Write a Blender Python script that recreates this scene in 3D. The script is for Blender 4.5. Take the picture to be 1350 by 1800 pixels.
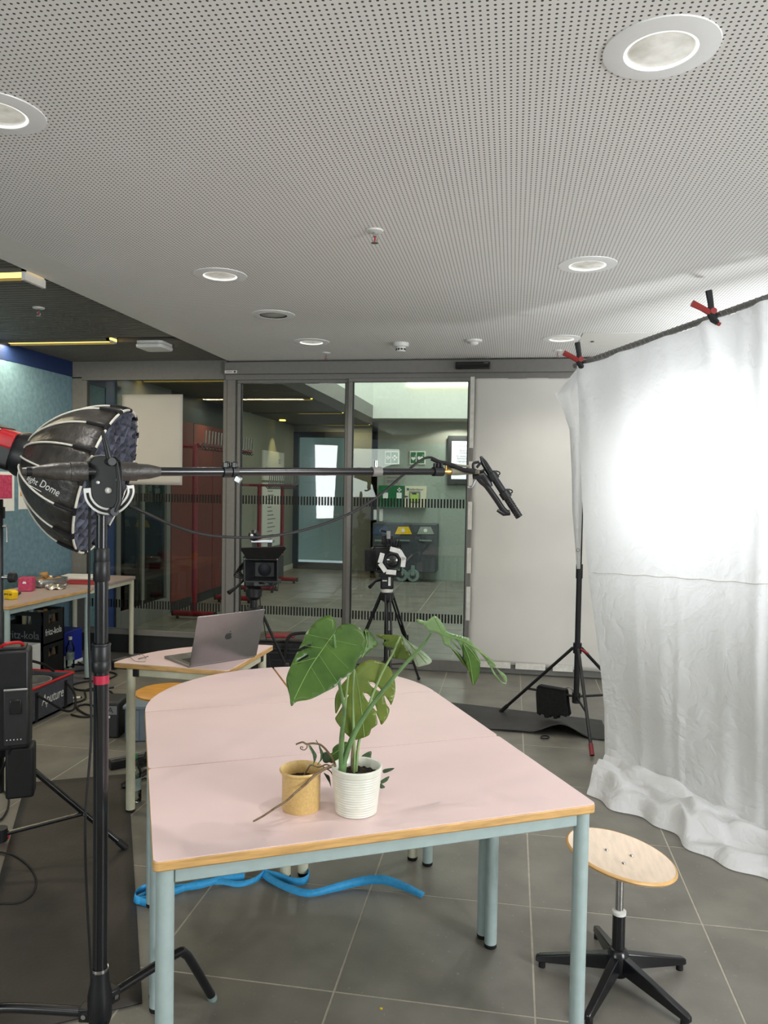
import bpy, bmesh, math, random
from math import sin, cos, pi, radians, sqrt, atan2
from mathutils import Vector as V, Matrix as M
from mathutils.geometry import delaunay_2d_cdt

for _o in list(bpy.data.objects):
    bpy.data.objects.remove(_o)
random.seed(7)
SC = bpy.context.scene
COL = SC.collection

# ------------------------------------------------------------------ camera
F_PX, PITCH, ROLL, EYE, YAW = 1346.02, 0.0338, 0.0165, 1.5361, 0.1649
_rz = M.Rotation(YAW, 3, 'Z')
FW = _rz @ V((0, cos(PITCH), -sin(PITCH)))
_up = V((0, sin(PITCH), cos(PITCH)))
_rt = V((1, 0, 0))
RT = _rz @ (cos(ROLL) * _rt + sin(ROLL) * _up)
UP = _rz @ (-sin(ROLL) * _rt + cos(ROLL) * _up)
CAM = V((0, 0, EYE))
cd = bpy.data.cameras.new('camera')
cd.sensor_fit = 'VERTICAL'
cd.sensor_height = 24.0
cd.lens = 24.0 * F_PX / 1800.0
cd.clip_start = 0.05
cam = bpy.data.objects.new('camera', cd)
COL.objects.link(cam)
cam.matrix_world = M.Translation(CAM) @ M((RT, UP, -FW)).transposed().to_4x4()
SC.camera = cam

# ------------------------------------------------------------------ colour management, world, large lights
def lin(*c):
    r = []
    for v in c:
        v = v / 255.0
        r.append(v / 12.92 if v <= 0.04045 else ((v + 0.055) / 1.055) ** 2.4)
    return (r[0], r[1], r[2], 1.0)

SC.view_settings.view_transform = 'Standard'
SC.view_settings.look = 'None'
SC.view_settings.gamma = 1.0
SC.view_settings.use_curve_mapping = False
SC.view_settings.exposure = 0.12
W = bpy.data.worlds.new('daylight')
SC.world = W
W.use_nodes = True
W.node_tree.nodes['Background'].inputs[0].default_value = (0.80, 0.90, 1.0, 1)
W.node_tree.nodes['Background'].inputs[1].default_value = 0.6

def lamp(name, kind, loc, target, power, size=1.0, size_y=None, colour=(1, 1, 1), shape=None, spread=None):
    d = bpy.data.lights.new(name, kind)
    d.energy = power
    d.color = colour
    if kind == 'AREA':
        d.shape = shape or ('RECTANGLE' if size_y else 'SQUARE')
        d.size = size
        if size_y:
            d.size_y = size_y
        if spread:
            d.spread = spread
    else:
        d.shadow_soft_size = size
    o = bpy.data.objects.new(name, d)
    COL.objects.link(o)
    o.location = loc
    o.rotation_euler = (V(target) - V(loc)).to_track_quat('-Z', 'Y').to_euler()
    return o

# daylight through the windows behind and to the left of the photographer
lamp('window_daylight_back', 'AREA', (-2.85, -2.9, 1.8), (-2.0, 3.0, 1.2), 24, 1.1, 1.0, (0.90, 1.0, 0.92))
lamp('window_daylight_left', 'AREA', (-3.85, -2.35, 1.6), (0.0, 2.6, 0.9), 60, 0.7, 1.5, (0.97, 0.98, 1.0))
lamp('window_daylight_right', 'AREA', (3.5, 0.4, 1.6), (-0.6, 3.2, 1.1), 185, 1.5, 1.6, (0.95, 0.98, 1.0))  # added fill from the right, the wall there has no window
# studio lamp standing behind the white cloth
sl_ = lamp('studio_lamp_behind_cloth', 'SPOT', (1.60, 4.84, 1.58), (0.90, 4.08, 1.56), 122, 0.09, None, (0.94, 0.97, 1.0))
sl_.data.spot_size = radians(96); sl_.data.spot_blend = 1.0
lamp('studio_lamp_spill', 'AREA', (1.95, 5.1, 1.6), (1.75, 4.9, 2.6), 22, 0.3, None, (0.94, 0.97, 1.0), 'DISK')
# recessed ceiling lights (the two rows, two of them behind the camera)
for k_, (x_, y_) in enumerate(((0.328, 1.945), (-1.485, 2.02), (-1.48, 3.722), (-1.482, 5.518), (0.327, 3.733), (0.321, 5.532), (0.328, 0.15), (-1.485, 0.15))):
    dl_ = lamp('downlight_beam', 'SPOT', (x_, y_, 2.575), (x_, y_, 0), 25, 0.03, None, (1.0, 0.96, 0.90))
    dl_.data.spot_size = radians(135); dl_.data.spot_blend = 0.6
# daylight falling through the open void of the lobby
lamp('void_skylight', 'AREA', (-0.6, 9.2, 5.6), (-0.9, 10.2, 0.0), 165, 2.6, 4.0, (0.97, 1.0, 0.97))

# warm strip lights in the ribbed ceilings of room and lobby
for x_, y_, l_, p_ in ((-3.2, 3.625, 1.3, 13), (-3.45, 5.415, 0.9, 12), (-3.2, 7.62, 1.2, 4), (-3.2, 9.35, 1.2, 4), (-2.9, 11.15, 0.8, 4), (-2.9, 13.3, 0.8, 4)):
    lamp('strip_light_glow', 'AREA', (x_, y_, 2.585), (x_, y_, 0), p_, l_, 0.09, (1.0, 0.88, 0.62))
lamp('lobby_downlight', 'SPOT', (-0.9, 12.2, 2.57), (-0.9, 12.3, 0), 30, 0.05, None, (1.0, 0.97, 0.88)).data.spot_size = radians(150)

# ------------------------------------------------------------------ pixel rays -> points on real planes
def ray(x, y):
    return FW + (x - 675) / F_PX * RT - (y - 900) / F_PX * UP
def pz(x, y, z):
    d = ray(x, y); return CAM + d * ((z - EYE) / d.z)
def py(x, y, yy):
    d = ray(x, y); return CAM + d * (yy / d.y)
def px_(x, y, xx):
    d = ray(x, y); return CAM + d * (xx / d.x)
def pd(x, y, depth):
    return CAM + ray(x, y) * depth
def ppl(x, y, P, n):
    d = ray(x, y); return CAM + d * (((V(P) - CAM).dot(n)) / d.dot(n))

# ------------------------------------------------------------------ materials
MATS = {}
def mat(name, col, rough=0.5, metal=0.0, var=0.06, scale=30.0, bump=0.0, bscale=None, spec=0.5, emit=None, trans=0.0, coat=0.0, rand=0.0, stretch=None, subsurf=None):
    m = bpy.data.materials.new(name)
    m.use_nodes = True
    nt = m.node_tree
    b = nt.nodes['Principled BSDF']
    b.inputs['Roughness'].default_value = rough
    b.inputs['Metallic'].default_value = metal
    b.inputs['Specular IOR Level'].default_value = spec
    if coat:
        b.inputs['Coat Weight'].default_value = coat
        b.inputs['Coat Roughness'].default_value = 0.15
    if trans:
        b.inputs['Transmission Weight'].default_value = trans
    tc = nt.nodes.new('ShaderNodeNewGeometry')
    vec = tc.outputs['Position']
    if stretch:
        mp = nt.nodes.new('ShaderNodeMapping')
        mp.inputs['Scale'].default_value = stretch
        nt.links.new(vec, mp.inputs[0]); vec = mp.outputs[0]
    nz = nt.nodes.new('ShaderNodeTexNoise')
    nz.inputs['Scale'].default_value = scale
    nz.inputs['Detail'].default_value = 4
    nt.links.new(vec, nz.inputs['Vector'])
    rp = nt.nodes.new('ShaderNodeValToRGB')
    lo = tuple(max(0, v * (1 - 2.2 * var)) for v in col[:3]) + (1,)
    hi = tuple(min(1, v * (1 + 2.2 * var)) for v in col[:3]) + (1,)
    rp.color_ramp.elements[0].color = lo
    rp.color_ramp.elements[1].color = hi
    rp.color_ramp.elements[0].position = 0.25
    rp.color_ramp.elements[1].position = 0.75
    nt.links.new(nz.outputs['Fac'], rp.inputs[0])
    cout = rp.outputs[0]
    if rand:
        oi = nt.nodes.new('ShaderNodeObjectInfo')
        mr = nt.nodes.new('ShaderNodeMapRange')
        mr.inputs[3].default_value = 1 - rand
        mr.inputs[4].default_value = 1 + rand
        nt.links.new(oi.outputs['Random'], mr.inputs[0])
        hs = nt.nodes.new('ShaderNodeHueSaturation')
        nt.links.new(mr.outputs[0], hs.inputs['Value'])
        nt.links.new(cout, hs.inputs['Color'])
        cout = hs.outputs[0]
    nt.links.new(cout, b.inputs['Base Color'])
    if bump:
        n2 = nt.nodes.new('ShaderNodeTexNoise')
        n2.inputs['Scale'].default_value = bscale or scale
        n2.inputs['Detail'].default_value = 6
        nt.links.new(vec, n2.inputs['Vector'])
        bp = nt.nodes.new('ShaderNodeBump')
        bp.inputs['Strength'].default_value = bump
        bp.inputs['Distance'].default_value = 0.01
        nt.links.new(n2.outputs['Fac'], bp.inputs['Height'])
        nt.links.new(bp.outputs[0], b.inputs['Normal'])
    if emit:
        b.inputs['Emission Color'].default_value = emit[0]
        b.inputs['Emission Strength'].default_value = emit[1]
    m['bsdf'] = b.name
    MATS[name] = m
    return m

def N(m, t):
    return m.node_tree.nodes.new(t)
def LK(m, a, b):
    m.node_tree.links.new(a, b)

mat('black', lin(24, 25, 28), 0.42, var=0.15)
mat('black_metal', lin(20, 21, 25), 0.25, 0.0, var=0.1, spec=0.6)
mat('black_rubber', lin(18, 18, 20), 0.6, var=0.1)
mat('black_cloth', lin(22, 22, 24), 0.85, var=0.25, scale=60, bump=0.3, bscale=90)
mat('black_nylon', lin(58, 54, 50), 0.42, var=0.25, scale=18, bump=0.6, bscale=26, spec=0.7)
mat('grid_cloth', lin(84, 88, 102), 0.55, var=0.3, scale=35, bump=0.3, bscale=50, rand=0.35)
mat('white_piping', lin(225, 222, 210), 0.5)
mat('chrome', lin(200, 200, 200), 0.18, 1.0)
mat('silver', lin(175, 176, 178), 0.35, 1.0)
mat('foil', lin(205, 200, 195), 0.2, 1.0, bump=0.8, bscale=60)
mat('red', lin(190, 22, 34), 0.4)
mat('clamp_red', lin(150, 42, 40), 0.5)
mat('paper_grey', lin(190, 186, 180), 0.7, var=0.02, scale=3)
mat('dark_red', lin(130, 20, 34), 0.4)
mat('red_tape', lin(178, 28, 60), 0.5)
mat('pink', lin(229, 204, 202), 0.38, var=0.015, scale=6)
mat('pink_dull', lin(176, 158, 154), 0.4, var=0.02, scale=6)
mat('beech', lin(206, 163, 104), 0.42, var=0.12, scale=14, stretch=(1, 1, 8))
mat('beech_seat', lin(230, 208, 184), 0.32, var=0.05, scale=10, stretch=(6, 1.2, 1), coat=0.3)
mat('orange_wood', lin(226, 160, 62), 0.4, var=0.1, scale=8, stretch=(1, 6, 1))
mat('steel_blue', lin(164, 181, 180), 0.35, var=0.03)
mat('cream_metal', lin(216, 213, 188), 0.38, var=0.03)
mat('blue_wall', lin(108, 140, 156), 0.75, var=0.10, scale=25, bump=0.15, bscale=120)
mat('navy', lin(24, 46, 92), 0.6, var=0.05)
mat('cobalt', lin(36, 62, 130), 0.5)
mat('frame_grey', lin(122, 120, 116), 0.45, var=0.03, spec=0.4)
mat('frame_dark', lin(40, 41, 42), 0.5)
mat('ribs', lin(104, 101, 92), 0.55, var=0.04)
mat('void_black', lin(16, 16, 16), 0.8)
mat('white_paint', lin(228, 226, 220), 0.6, var=0.015)
mat('trim_white', lin(250, 250, 250), 0.35, var=0.01)
mat('white_plastic', lin(226, 226, 222), 0.35, var=0.02)
mat('paper', lin(216, 213, 206), 0.7, var=0.02, scale=3, bump=0.12, bscale=5)
mat('paper_white', lin(236, 238, 236), 0.6, var=0.01)
mat('tape_white', lin(222, 220, 212), 0.5)
mat('aluminium', lin(150, 148, 148), 0.32, 0.85, var=0.02)
mat('screen_dim', lin(14, 18, 26), 0.35, spec=0.2)
mat('key_black', lin(20, 20, 22), 0.5)
mat('screen_black', lin(10, 12, 14), 0.1)
mat('yellow', lin(242, 200, 24), 0.45)
mat('brass', lin(212, 170, 92), 0.3, 0.9)
mat('olive_tape', lin(120, 118, 100), 0.45)
mat('bag_grey', lin(74, 76, 84), 0.8, var=0.1, scale=50, bump=0.2, bscale=150)
mat('foam_grey', lin(128, 126, 122), 0.9)
mat('strap_blue', lin(56, 168, 232), 0.55, var=0.06, scale=80, bump=0.2, bscale=300)
mat('rubber_mat', lin(52, 47, 43), 0.62, var=0.14, scale=5, bump=0.15, bscale=60)
mat('rubber_mat_dark', lin(48, 47, 47), 0.6, var=0.2, scale=6, bump=0.3, bscale=9)
mat('pot_white', lin(226, 226, 214), 0.28, var=0.03, spec=0.6, coat=0.3)
mat('pot_yellow', lin(206, 174, 112), 0.36, var=0.06, scale=160)
mat('soil', lin(42, 30, 24), 0.9, var=0.5, scale=120, bump=1.0, bscale=140)
mat('vein', lin(112, 146, 72), 0.45)
mat('stem', lin(124, 150, 92), 0.45, var=0.1)
mat('stem_dark', lin(98, 130, 80), 0.45, var=0.15)
mat('vine', lin(112, 92, 66), 0.6, var=0.25, scale=80)
mat('hoya_leaf', lin(46, 72, 40), 0.4, var=0.25, scale=60)
mat('green_panel', lin(20, 104, 60), 0.45)
mat('lobby_green', lin(146, 158, 148), 0.6, var=0.04)
mat('lobby_grey', lin(150, 150, 138), 0.7, var=0.03)
mat('lobby_white', lin(232, 236, 226), 0.7, var=0.02)
mat('brick_red', lin(106, 42, 32), 0.6, var=0.06)
mat('bin_grey', lin(66, 72, 78), 0.5)
mat('bin_blue', lin(58, 82, 116), 0.45)
mat('wheel_grey', lin(120, 140, 136), 0.5)
mat('crate_black', lin(24, 25, 27), 0.45)
mat('crate_blue', lin(26, 44, 150), 0.45)
mat('crate_grey', lin(112, 124, 134), 0.5)
mat('cap_green', lin(24, 132, 72), 0.4)
mat('label_green', lin(200, 224, 214), 0.5, var=0.2, scale=26)
mat('magenta', lin(196, 66, 104), 0.5, var=0.18, scale=45)
mat('cardboard', lin(170, 128, 76), 0.8)
mat('red_folder', lin(150, 36, 44), 0.6)
mat('text_dark', lin(44, 46, 48), 0.6)
mat('text_white', lin(236, 236, 232), 0.5)
mat('text_grey', lin(120, 122, 124), 0.5)
mat('green_lit', lin(170, 200, 90), 0.5)
mat('lens_glass', lin(8, 10, 16), 0.06, spec=0.9, coat=1.0)
mat('light_warm', lin(255, 226, 120), 0.5, emit=(lin(255, 216, 105), 2.6))
mat('light_white', lin(250, 250, 240), 0.5, emit=(lin(255, 250, 225), 3.0))
mat('lamp_glow', lin(225, 224, 212), 0.25, emit=(lin(255, 250, 232), 0.22), var=0.25, scale=14)
mat('lamp_ring', lin(240, 240, 236), 0.3, emit=(lin(255, 255, 250), 0.8))
mat('reflector', lin(222, 222, 216), 0.28, 0.6, var=0.1)
mat('screen_lit', lin(220, 224, 230), 0.4, emit=(lin(225, 230, 236), 0.8))
mat('window_glow', lin(200, 220, 225), 0.4, emit=(lin(205, 225, 235), 1.3), var=0.3, scale=6)
mat('grout', lin(176, 170, 156), 0.85)

# floor tiles: dark stone with fine light flecks
m = mat('tile', lin(120, 117, 109), 0.36, var=0.12, scale=4.5, bump=0.05, bscale=70, rand=0.05, spec=0.45)
b = m.node_tree.nodes['Principled BSDF']
g = N(m, 'ShaderNodeNewGeometry'); vo = N(m, 'ShaderNodeTexNoise')
vo.inputs['Scale'].default_value = 62; vo.inputs['Detail'].default_value = 3
LK(m, g.outputs['Position'], vo.inputs['Vector'])
cr_ = N(m, 'ShaderNodeValToRGB')
cr_.color_ramp.elements[0].position = 0.66; cr_.color_ramp.elements[0].color = (0, 0, 0, 1)
cr_.color_ramp.elements[1].position = 0.76; cr_.color_ramp.elements[1].color = (1, 1, 1, 1)
LK(m, vo.outputs['Fac'], cr_.inputs[0])
mx = N(m, 'ShaderNodeMix'); mx.data_type = 'RGBA'
src = b.inputs['Base Color'].links[0].from_socket
LK(m, src, mx.inputs[6]); mx.inputs[7].default_value = lin(150, 147, 138)
ml = N(m, 'ShaderNodeMath'); ml.operation = 'MULTIPLY'; ml.inputs[1].default_value = 0.75
LK(m, cr_.outputs[0], ml.inputs[0]); LK(m, ml.outputs[0], mx.inputs[0])
LK(m, mx.outputs[2], b.inputs['Base Color'])

# perforated plaster ceiling
m = mat('perforated', lin(242, 240, 237), 0.75, var=0.012, scale=2)
b = m.node_tree.nodes['Principled BSDF']
g = N(m, 'ShaderNodeNewGeometry'); sp = N(m, 'ShaderNodeSeparateXYZ')
LK(m, g.outputs['Position'], sp.inputs[0])
sq = []
for ax in (0, 1):
    a = N(m, 'ShaderNodeMath'); a.operation = 'DIVIDE'; a.inputs[1].default_value = 0.0168
    LK(m, sp.outputs[ax], a.inputs[0])
    f = N(m, 'ShaderNodeMath'); f.operation = 'FRACT'; LK(m, a.outputs[0], f.inputs[0])
    s = N(m, 'ShaderNodeMath'); s.operation = 'SUBTRACT'; s.inputs[1].default_value = 0.5; LK(m, f.outputs[0], s.inputs[0])
    p = N(m, 'ShaderNodeMath'); p.operation = 'MULTIPLY'; LK(m, s.outputs[0], p.inputs[0]); LK(m, s.outputs[0], p.inputs[1])
    sq.append(p)
ad = N(m, 'ShaderNodeMath'); ad.operation = 'ADD'; LK(m, sq[0].outputs[0], ad.inputs[0]); LK(m, sq[1].outputs[0], ad.inputs[1])
lt = N(m, 'ShaderNodeMath'); lt.operation = 'LESS_THAN'; lt.inputs[1].default_value = 0.0400; LK(m, ad.outputs[0], lt.inputs[0])
mx = N(m, 'ShaderNodeMix'); mx.data_type = 'RGBA'
src = b.inputs['Base Color'].links[0].from_socket
LK(m, src, mx.inputs[6]); mx.inputs[7].default_value = lin(72, 72, 70)
LK(m, lt.outputs[0], mx.inputs[0]); LK(m, mx.outputs[2], b.inputs['Base Color'])

# pane glass: clear with a mirror sheen
def glass_mat(name, tint, ior=1.5, rough=0.0):
    m = bpy.data.materials.new(name); m.use_nodes = True
    nt = m.node_tree; nt.nodes.clear()
    out = nt.nodes.new('ShaderNodeOutputMaterial'); tr = nt.nodes.new('ShaderNodeBsdfTransparent'); gl = nt.nodes.new('ShaderNodeBsdfGlossy')
    fr = nt.nodes.new('ShaderNodeFresnel'); mi = nt.nodes.new('ShaderNodeMixShader')
    nzz = nt.nodes.new('ShaderNodeTexNoise'); nzz.inputs['Scale'].default_value = 1.5
    rp = nt.nodes.new('ShaderNodeValToRGB')
    rp.color_ramp.elements[0].color = tuple(v * 0.97 for v in tint) + (1,); rp.color_ramp.elements[1].color = tuple(tint) + (1,)
    nt.links.new(nzz.outputs['Fac'], rp.inputs[0]); nt.links.new(rp.outputs[0], tr.inputs[0])
    fr.inputs[0].default_value = ior; gl.inputs['Roughness'].default_value = rough
    nt.links.new(fr.outputs[0], mi.inputs[0]); nt.links.new(tr.outputs[0], mi.inputs[1]); nt.links.new(gl.outputs[0], mi.inputs[2])
    nt.links.new(mi.outputs[0], out.inputs[0])
    MATS[name] = m
    return m
glass_mat('pane_glass', (0.88, 0.92, 0.90), 1.45)
glass_mat('bottle_glass', (0.86, 0.93, 0.89), 1.5)

# translucent white cloth
m = bpy.data.materials.new('white_cloth'); m.use_nodes = True
nt = m.node_tree; nt.nodes.clear()
out = nt.nodes.new('ShaderNodeOutputMaterial'); di = nt.nodes.new('ShaderNodeBsdfDiffuse'); tl = nt.nodes.new('ShaderNodeBsdfTranslucent')
gs = nt.nodes.new('ShaderNodeBsdfGlossy'); m1 = nt.nodes.new('ShaderNodeMixShader'); m2 = nt.nodes.new('ShaderNodeMixShader')
di.inputs[0].default_value = lin(241, 242, 244); tl.inputs[0].default_value = lin(236, 238, 238)
gs.inputs['Roughness'].default_value = 0.42; gs.inputs[0].default_value = (0.9, 0.9, 0.9, 1)
m1.inputs[0].default_value = 0.38; m2.inputs[0].default_value = 0.07
tcg = nt.nodes.new('ShaderNodeTexCoord')
mp = nt.nodes.new('ShaderNodeMapping'); mp.inputs['Scale'].default_value = (1, 1, 1.1)
nt.links.new(tcg.outputs['Object'], mp.inputs[0])
bumps = None
for sc_, dist, st in ((4.0, 0.5, 0.6), (11.0, 0.6, 0.6)):
    nz = nt.nodes.new('ShaderNodeTexNoise'); nz.inputs['Scale'].default_value = sc_; nz.inputs['Detail'].default_value = 3; nz.inputs['Distortion'].default_value = dist
    nt.links.new(mp.outputs[0], nz.inputs['Vector'])
    # ridged: |n-0.5|
    sb = nt.nodes.new('ShaderNodeMath'); sb.operation = 'SUBTRACT'; sb.inputs[1].default_value = 0.5; nt.links.new(nz.outputs['Fac'], sb.inputs[0])
    ab = nt.nodes.new('ShaderNodeMath'); ab.operation = 'ABSOLUTE'; nt.links.new(sb.outputs[0], ab.inputs[0])
    bp = nt.nodes.new('ShaderNodeBump'); bp.inputs['Strength'].default_value = st; bp.inputs['Distance'].default_value = 0.06 if sc_ < 8 else 0.02
    nt.links.new(ab.outputs[0], bp.inputs['Height'])
    if bumps: nt.links.new(bumps.outputs[0], bp.inputs['Normal'])
    bumps = bp
for s_ in (di, tl, gs): nt.links.new(bumps.outputs[0], s_.inputs['Normal'])
nt.links.new(di.outputs[0], m1.inputs[1]); nt.links.new(tl.outputs[0], m1.inputs[2])
nt.links.new(m1.outputs[0], m2.inputs[1]); nt.links.new(gs.outputs[0], m2.inputs[2])
nt.links.new(m2.outputs[0], out.inputs[0]); MATS['white_cloth'] = m

# leaf: green, lighter towards veins, lets some light through
def leaf_mat(name, c1, c2, gloss=0.3):
    m = bpy.data.materials.new(name); m.use_nodes = True
    nt = m.node_tree; b = nt.nodes['Principled BSDF']; out = nt.nodes['Material Output']
    tc = nt.nodes.new('ShaderNodeTexCoord')
    nz = nt.nodes.new('ShaderNodeTexNoise'); nz.inputs['Scale'].default_value = 14; nz.inputs['Detail'].default_value = 3
    nt.links.new(tc.outputs['Object'], nz.inputs['Vector'])
    rp = nt.nodes.new('ShaderNodeValToRGB'); rp.color_ramp.elements[0].color = c1; rp.color_ramp.elements[1].color = c2
    rp.color_ramp.elements[0].position = 0.3; rp.color_ramp.elements[1].position = 0.72
    nt.links.new(nz.outputs['Fac'], rp.inputs[0]); nt.links.new(rp.outputs[0], b.inputs['Base Color'])
    b.inputs['Roughness'].default_value = gloss
    tl = nt.nodes.new('ShaderNodeBsdfTranslucent'); nt.links.new(rp.outputs[0], tl.inputs[0])
    mi = nt.nodes.new('ShaderNodeMixShader'); mi.inputs[0].default_value = 0.32
    nt.links.new(b.outputs[0], mi.inputs[1]); nt.links.new(tl.outputs[0], mi.inputs[2]); nt.links.new(mi.outputs[0], out.inputs[0])
    MATS[name] = m
leaf_mat('leaf_green', lin(58, 92, 36), lin(92, 126, 54))
leaf_mat('leaf_light', lin(108, 142, 84), lin(158, 184, 136), 0.25)  # paler green, the sheen on the large right leaf put into its colour
leaf_mat('leaf_pale', lin(160, 184, 150), lin(196, 214, 190), 0.25)
leaf_mat('leaf_olive', lin(88, 112, 40), lin(128, 144, 62))

# ------------------------------------------------------------------ mesh helpers
class MB:
    def __init__(s): s.v = []; s.f = []
    def add(s, vs, fs):
        o = len(s.v); s.v += [tuple(p) for p in vs]; s.f += [tuple(i + o for i in f) for f in fs]; return s
    def box(s, c, d, R=None):
        c = V(c); h = V(d) * 0.5; vs = []
        for z in (-1, 1):
            for y in (-1, 1):
                for x in (-1, 1):
                    p = V((x * h.x, y * h.y, z * h.z)); vs.append(c + (R @ p if R else p))
        return s.add(vs, [(0, 2, 3, 1), (4, 5, 7, 6), (0, 1, 5, 4), (2, 6, 7, 3), (0, 4, 6, 2), (1, 3, 7, 5)])
    def box2(s, a, b):
        a = V(a); b = V(b); return s.box((a + b) / 2, (abs(b.x - a.x), abs(b.y - a.y), abs(b.z - a.z)))
    def tube(s, pts, r, n=10, cap=True, rs=None):
        pts = [V(p) for p in pts]; k = len(pts); T = []
        for i in range(k):
            a = pts[max(0, i - 1)]; b = pts[min(k - 1, i + 1)]; t = (b - a)
            T.append(t.normalized() if t.length > 1e-9 else V((0, 0, 1)))
        u = T[0].orthogonal().normalized(); vs = []; fs = []
        for i in range(k):
            u = (u - T[i] * u.dot(T[i]))
            u = u.normalized() if u.length > 1e-6 else T[i].orthogonal().normalized()
            w = T[i].cross(u); rr = rs[i] if rs else r
            for j in range(n):
                a = 2 * pi * j / n; vs.append(pts[i] + (u * cos(a) + w * sin(a)) * rr)
        for i in range(k - 1):
            for j in range(n):
                j2 = (j + 1) % n; fs.append((i * n + j, i * n + j2, (i + 1) * n + j2, (i + 1) * n + j))
        if cap: fs.append(tuple(range(n - 1, -1, -1))); fs.append(tuple((k - 1) * n + j for j in range(n)))
        return s.add(vs, fs)
    def cyl(s, a, b, r, r2=None, n=16): return s.tube([a, b], r, n, True, [r, r if r2 is None else r2])
    def lathe(s, prof, c=(0, 0, 0), n=32, R=None, closed=False):
        c = V(c); vs = []; fs = []; k = len(prof)
        for r, z in prof:
            for j in range(n):
                a = 2 * pi * j / n; p = V((r * cos(a), r * sin(a), z)); vs.append(c + (R @ p if R else p))
        for i in range(k - 1 + (1 if closed else 0)):
            for j in range(n):
                j2 = (j + 1) % n; i2 = (i + 1) % k; fs.append((i * n + j, i * n + j2, i2 * n + j2, i2 * n + j))
        if not closed:
            if prof[0][0] > 1e-6: fs.append(tuple(range(n - 1, -1, -1)))
            if prof[-1][0] > 1e-6: fs.append(tuple((k - 1) * n + j for j in range(n)))
        return s.add(vs, fs)
    def prism(s, pts, z0, z1, R=None, c=(0, 0, 0)):
        n = len(pts); c = V(c); vs = []
        for z in (z0, z1):
            for x, y in pts:
                p = V((x, y, z)); vs.append(c + (R @ p if R else p))
        fs = [tuple(range(n - 1, -1, -1)), tuple(range(n, 2 * n))]
        for i in range(n): j = (i + 1) % n; fs.append((i, j, n + j, n + i))
        return s.add(vs, fs)
    def grid(s, fn, nu, nv):
        vs = [fn(i / nu, j / nv) for j in range(nv + 1) for i in range(nu + 1)]
        fs = [(j * (nu + 1) + i, j * (nu + 1) + i + 1, (j + 1) * (nu + 1) + i + 1, (j + 1) * (nu + 1) + i) for j in range(nv) for i in range(nu)]
        return s.add(vs, fs)
    def sphere(s, c, r, n=14, sq=(1, 1, 1), R=None):
        k = n // 2; vs = []; c = V(c)
        prof = [(max(1e-5, sin(pi * i / k)), -cos(pi * i / k)) for i in range(k + 1)]
        m_ = MB().lathe(prof, (0, 0, 0), n)
        vs = [c + ((R @ V((p[0] * r * sq[0], p[1] * r * sq[1], p[2] * r * sq[2]))) if R else V((p[0] * r * sq[0], p[1] * r * sq[1], p[2] * r * sq[2]))) for p in m_.v]
        return s.add(vs, m_.f)
    def build(s, name, material, parent=None, bevel=0, smooth=True, solid=0, angle=40, sub=0):
        off = ORG.get(parent.name, V((0, 0, 0))) if parent is not None else V((0, 0, 0))
        me = bpy.data.meshes.new(name)
        me.from_pydata([tuple(V(p) - off) for p in s.v], [], s.f)
        bm = bmesh.new(); bm.from_mesh(me); bmesh.ops.recalc_face_normals(bm, faces=bm.faces); bm.to_mesh(me); bm.free()
        if smooth:
            me.polygons.foreach_set('use_smooth', [True] * len(me.polygons))
            me.set_sharp_from_angle(angle=radians(angle))
        me.materials.append(MATS[material])
        o = bpy.data.objects.new(name, me); COL.objects.link(o)
        if parent is not None:
            o.parent = parent; ORG[o.name] = off
        if bevel:
            md = o.modifiers.new('bevel', 'BEVEL'); md.width = bevel; md.segments = 2; md.limit_method = 'ANGLE'; md.angle_limit = radians(35)
        if solid:
            md = o.modifiers.new('solid', 'SOLIDIFY'); md.thickness = solid; md.offset = 0
        if sub:
            md = o.modifiers.new('sub', 'SUBSURF'); md.levels = sub; md.render_levels = sub
        return o

ORG = {}   # world origin subtracted from parts whose coordinates are given in world space
def tag(o, label=None, cat=None, group=None, kind=None):
    if label: o['label'] = label
    if cat: o['category'] = cat
    if group: o['group'] = group
    if kind: o['kind'] = kind
    return o
def thing(name, label, cat, loc=(0, 0, 0), rz=0, group=None, world=True):
    """world=True: parts are given in world coordinates; else in the thing's own frame"""
    o = bpy.data.objects.new(name, None); o.empty_display_size = 0.05; COL.objects.link(o)
    o.location = loc; o.rotation_euler = (0, 0, rz)
    ORG[o.name] = V(loc) if world else V((0, 0, 0))
    return tag(o, label, cat, group)
def struct(mb, name, material, parent=None, **k):
    o = mb.build(name, material, parent, **k)
    if parent is None: o['kind'] = 'structure'
    return o
def dup(root, loc, rz, label=None, group=None):
    r = root.copy(); COL.objects.link(r); r.location = loc; r.rotation_euler = (0, 0, rz)
    if label: r['label'] = label
    if group: r['group'] = group
    for ch in list(root.children):
        c = ch.copy(); COL.objects.link(c); c.parent = r
        for g in ch.children:
            d = g.copy(); COL.objects.link(d); d.parent = c
    return r
def cr(pts, n=8):
    pts = [V(p) for p in pts]; out = []
    for i in range(len(pts) - 1):
        p0 = pts[max(0, i - 1)]; p1 = pts[i]; p2 = pts[i + 1]; p3 = pts[min(len(pts) - 1, i + 2)]
        for k in range(n):
            t = k / n
            out.append(0.5 * ((2 * p1) + (p2 - p0) * t + (2 * p0 - 5 * p1 + 4 * p2 - p3) * t * t + (3 * p1 - p0 - 3 * p2 + p3) * t ** 3))
    out.append(pts[-1]); return out
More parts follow.
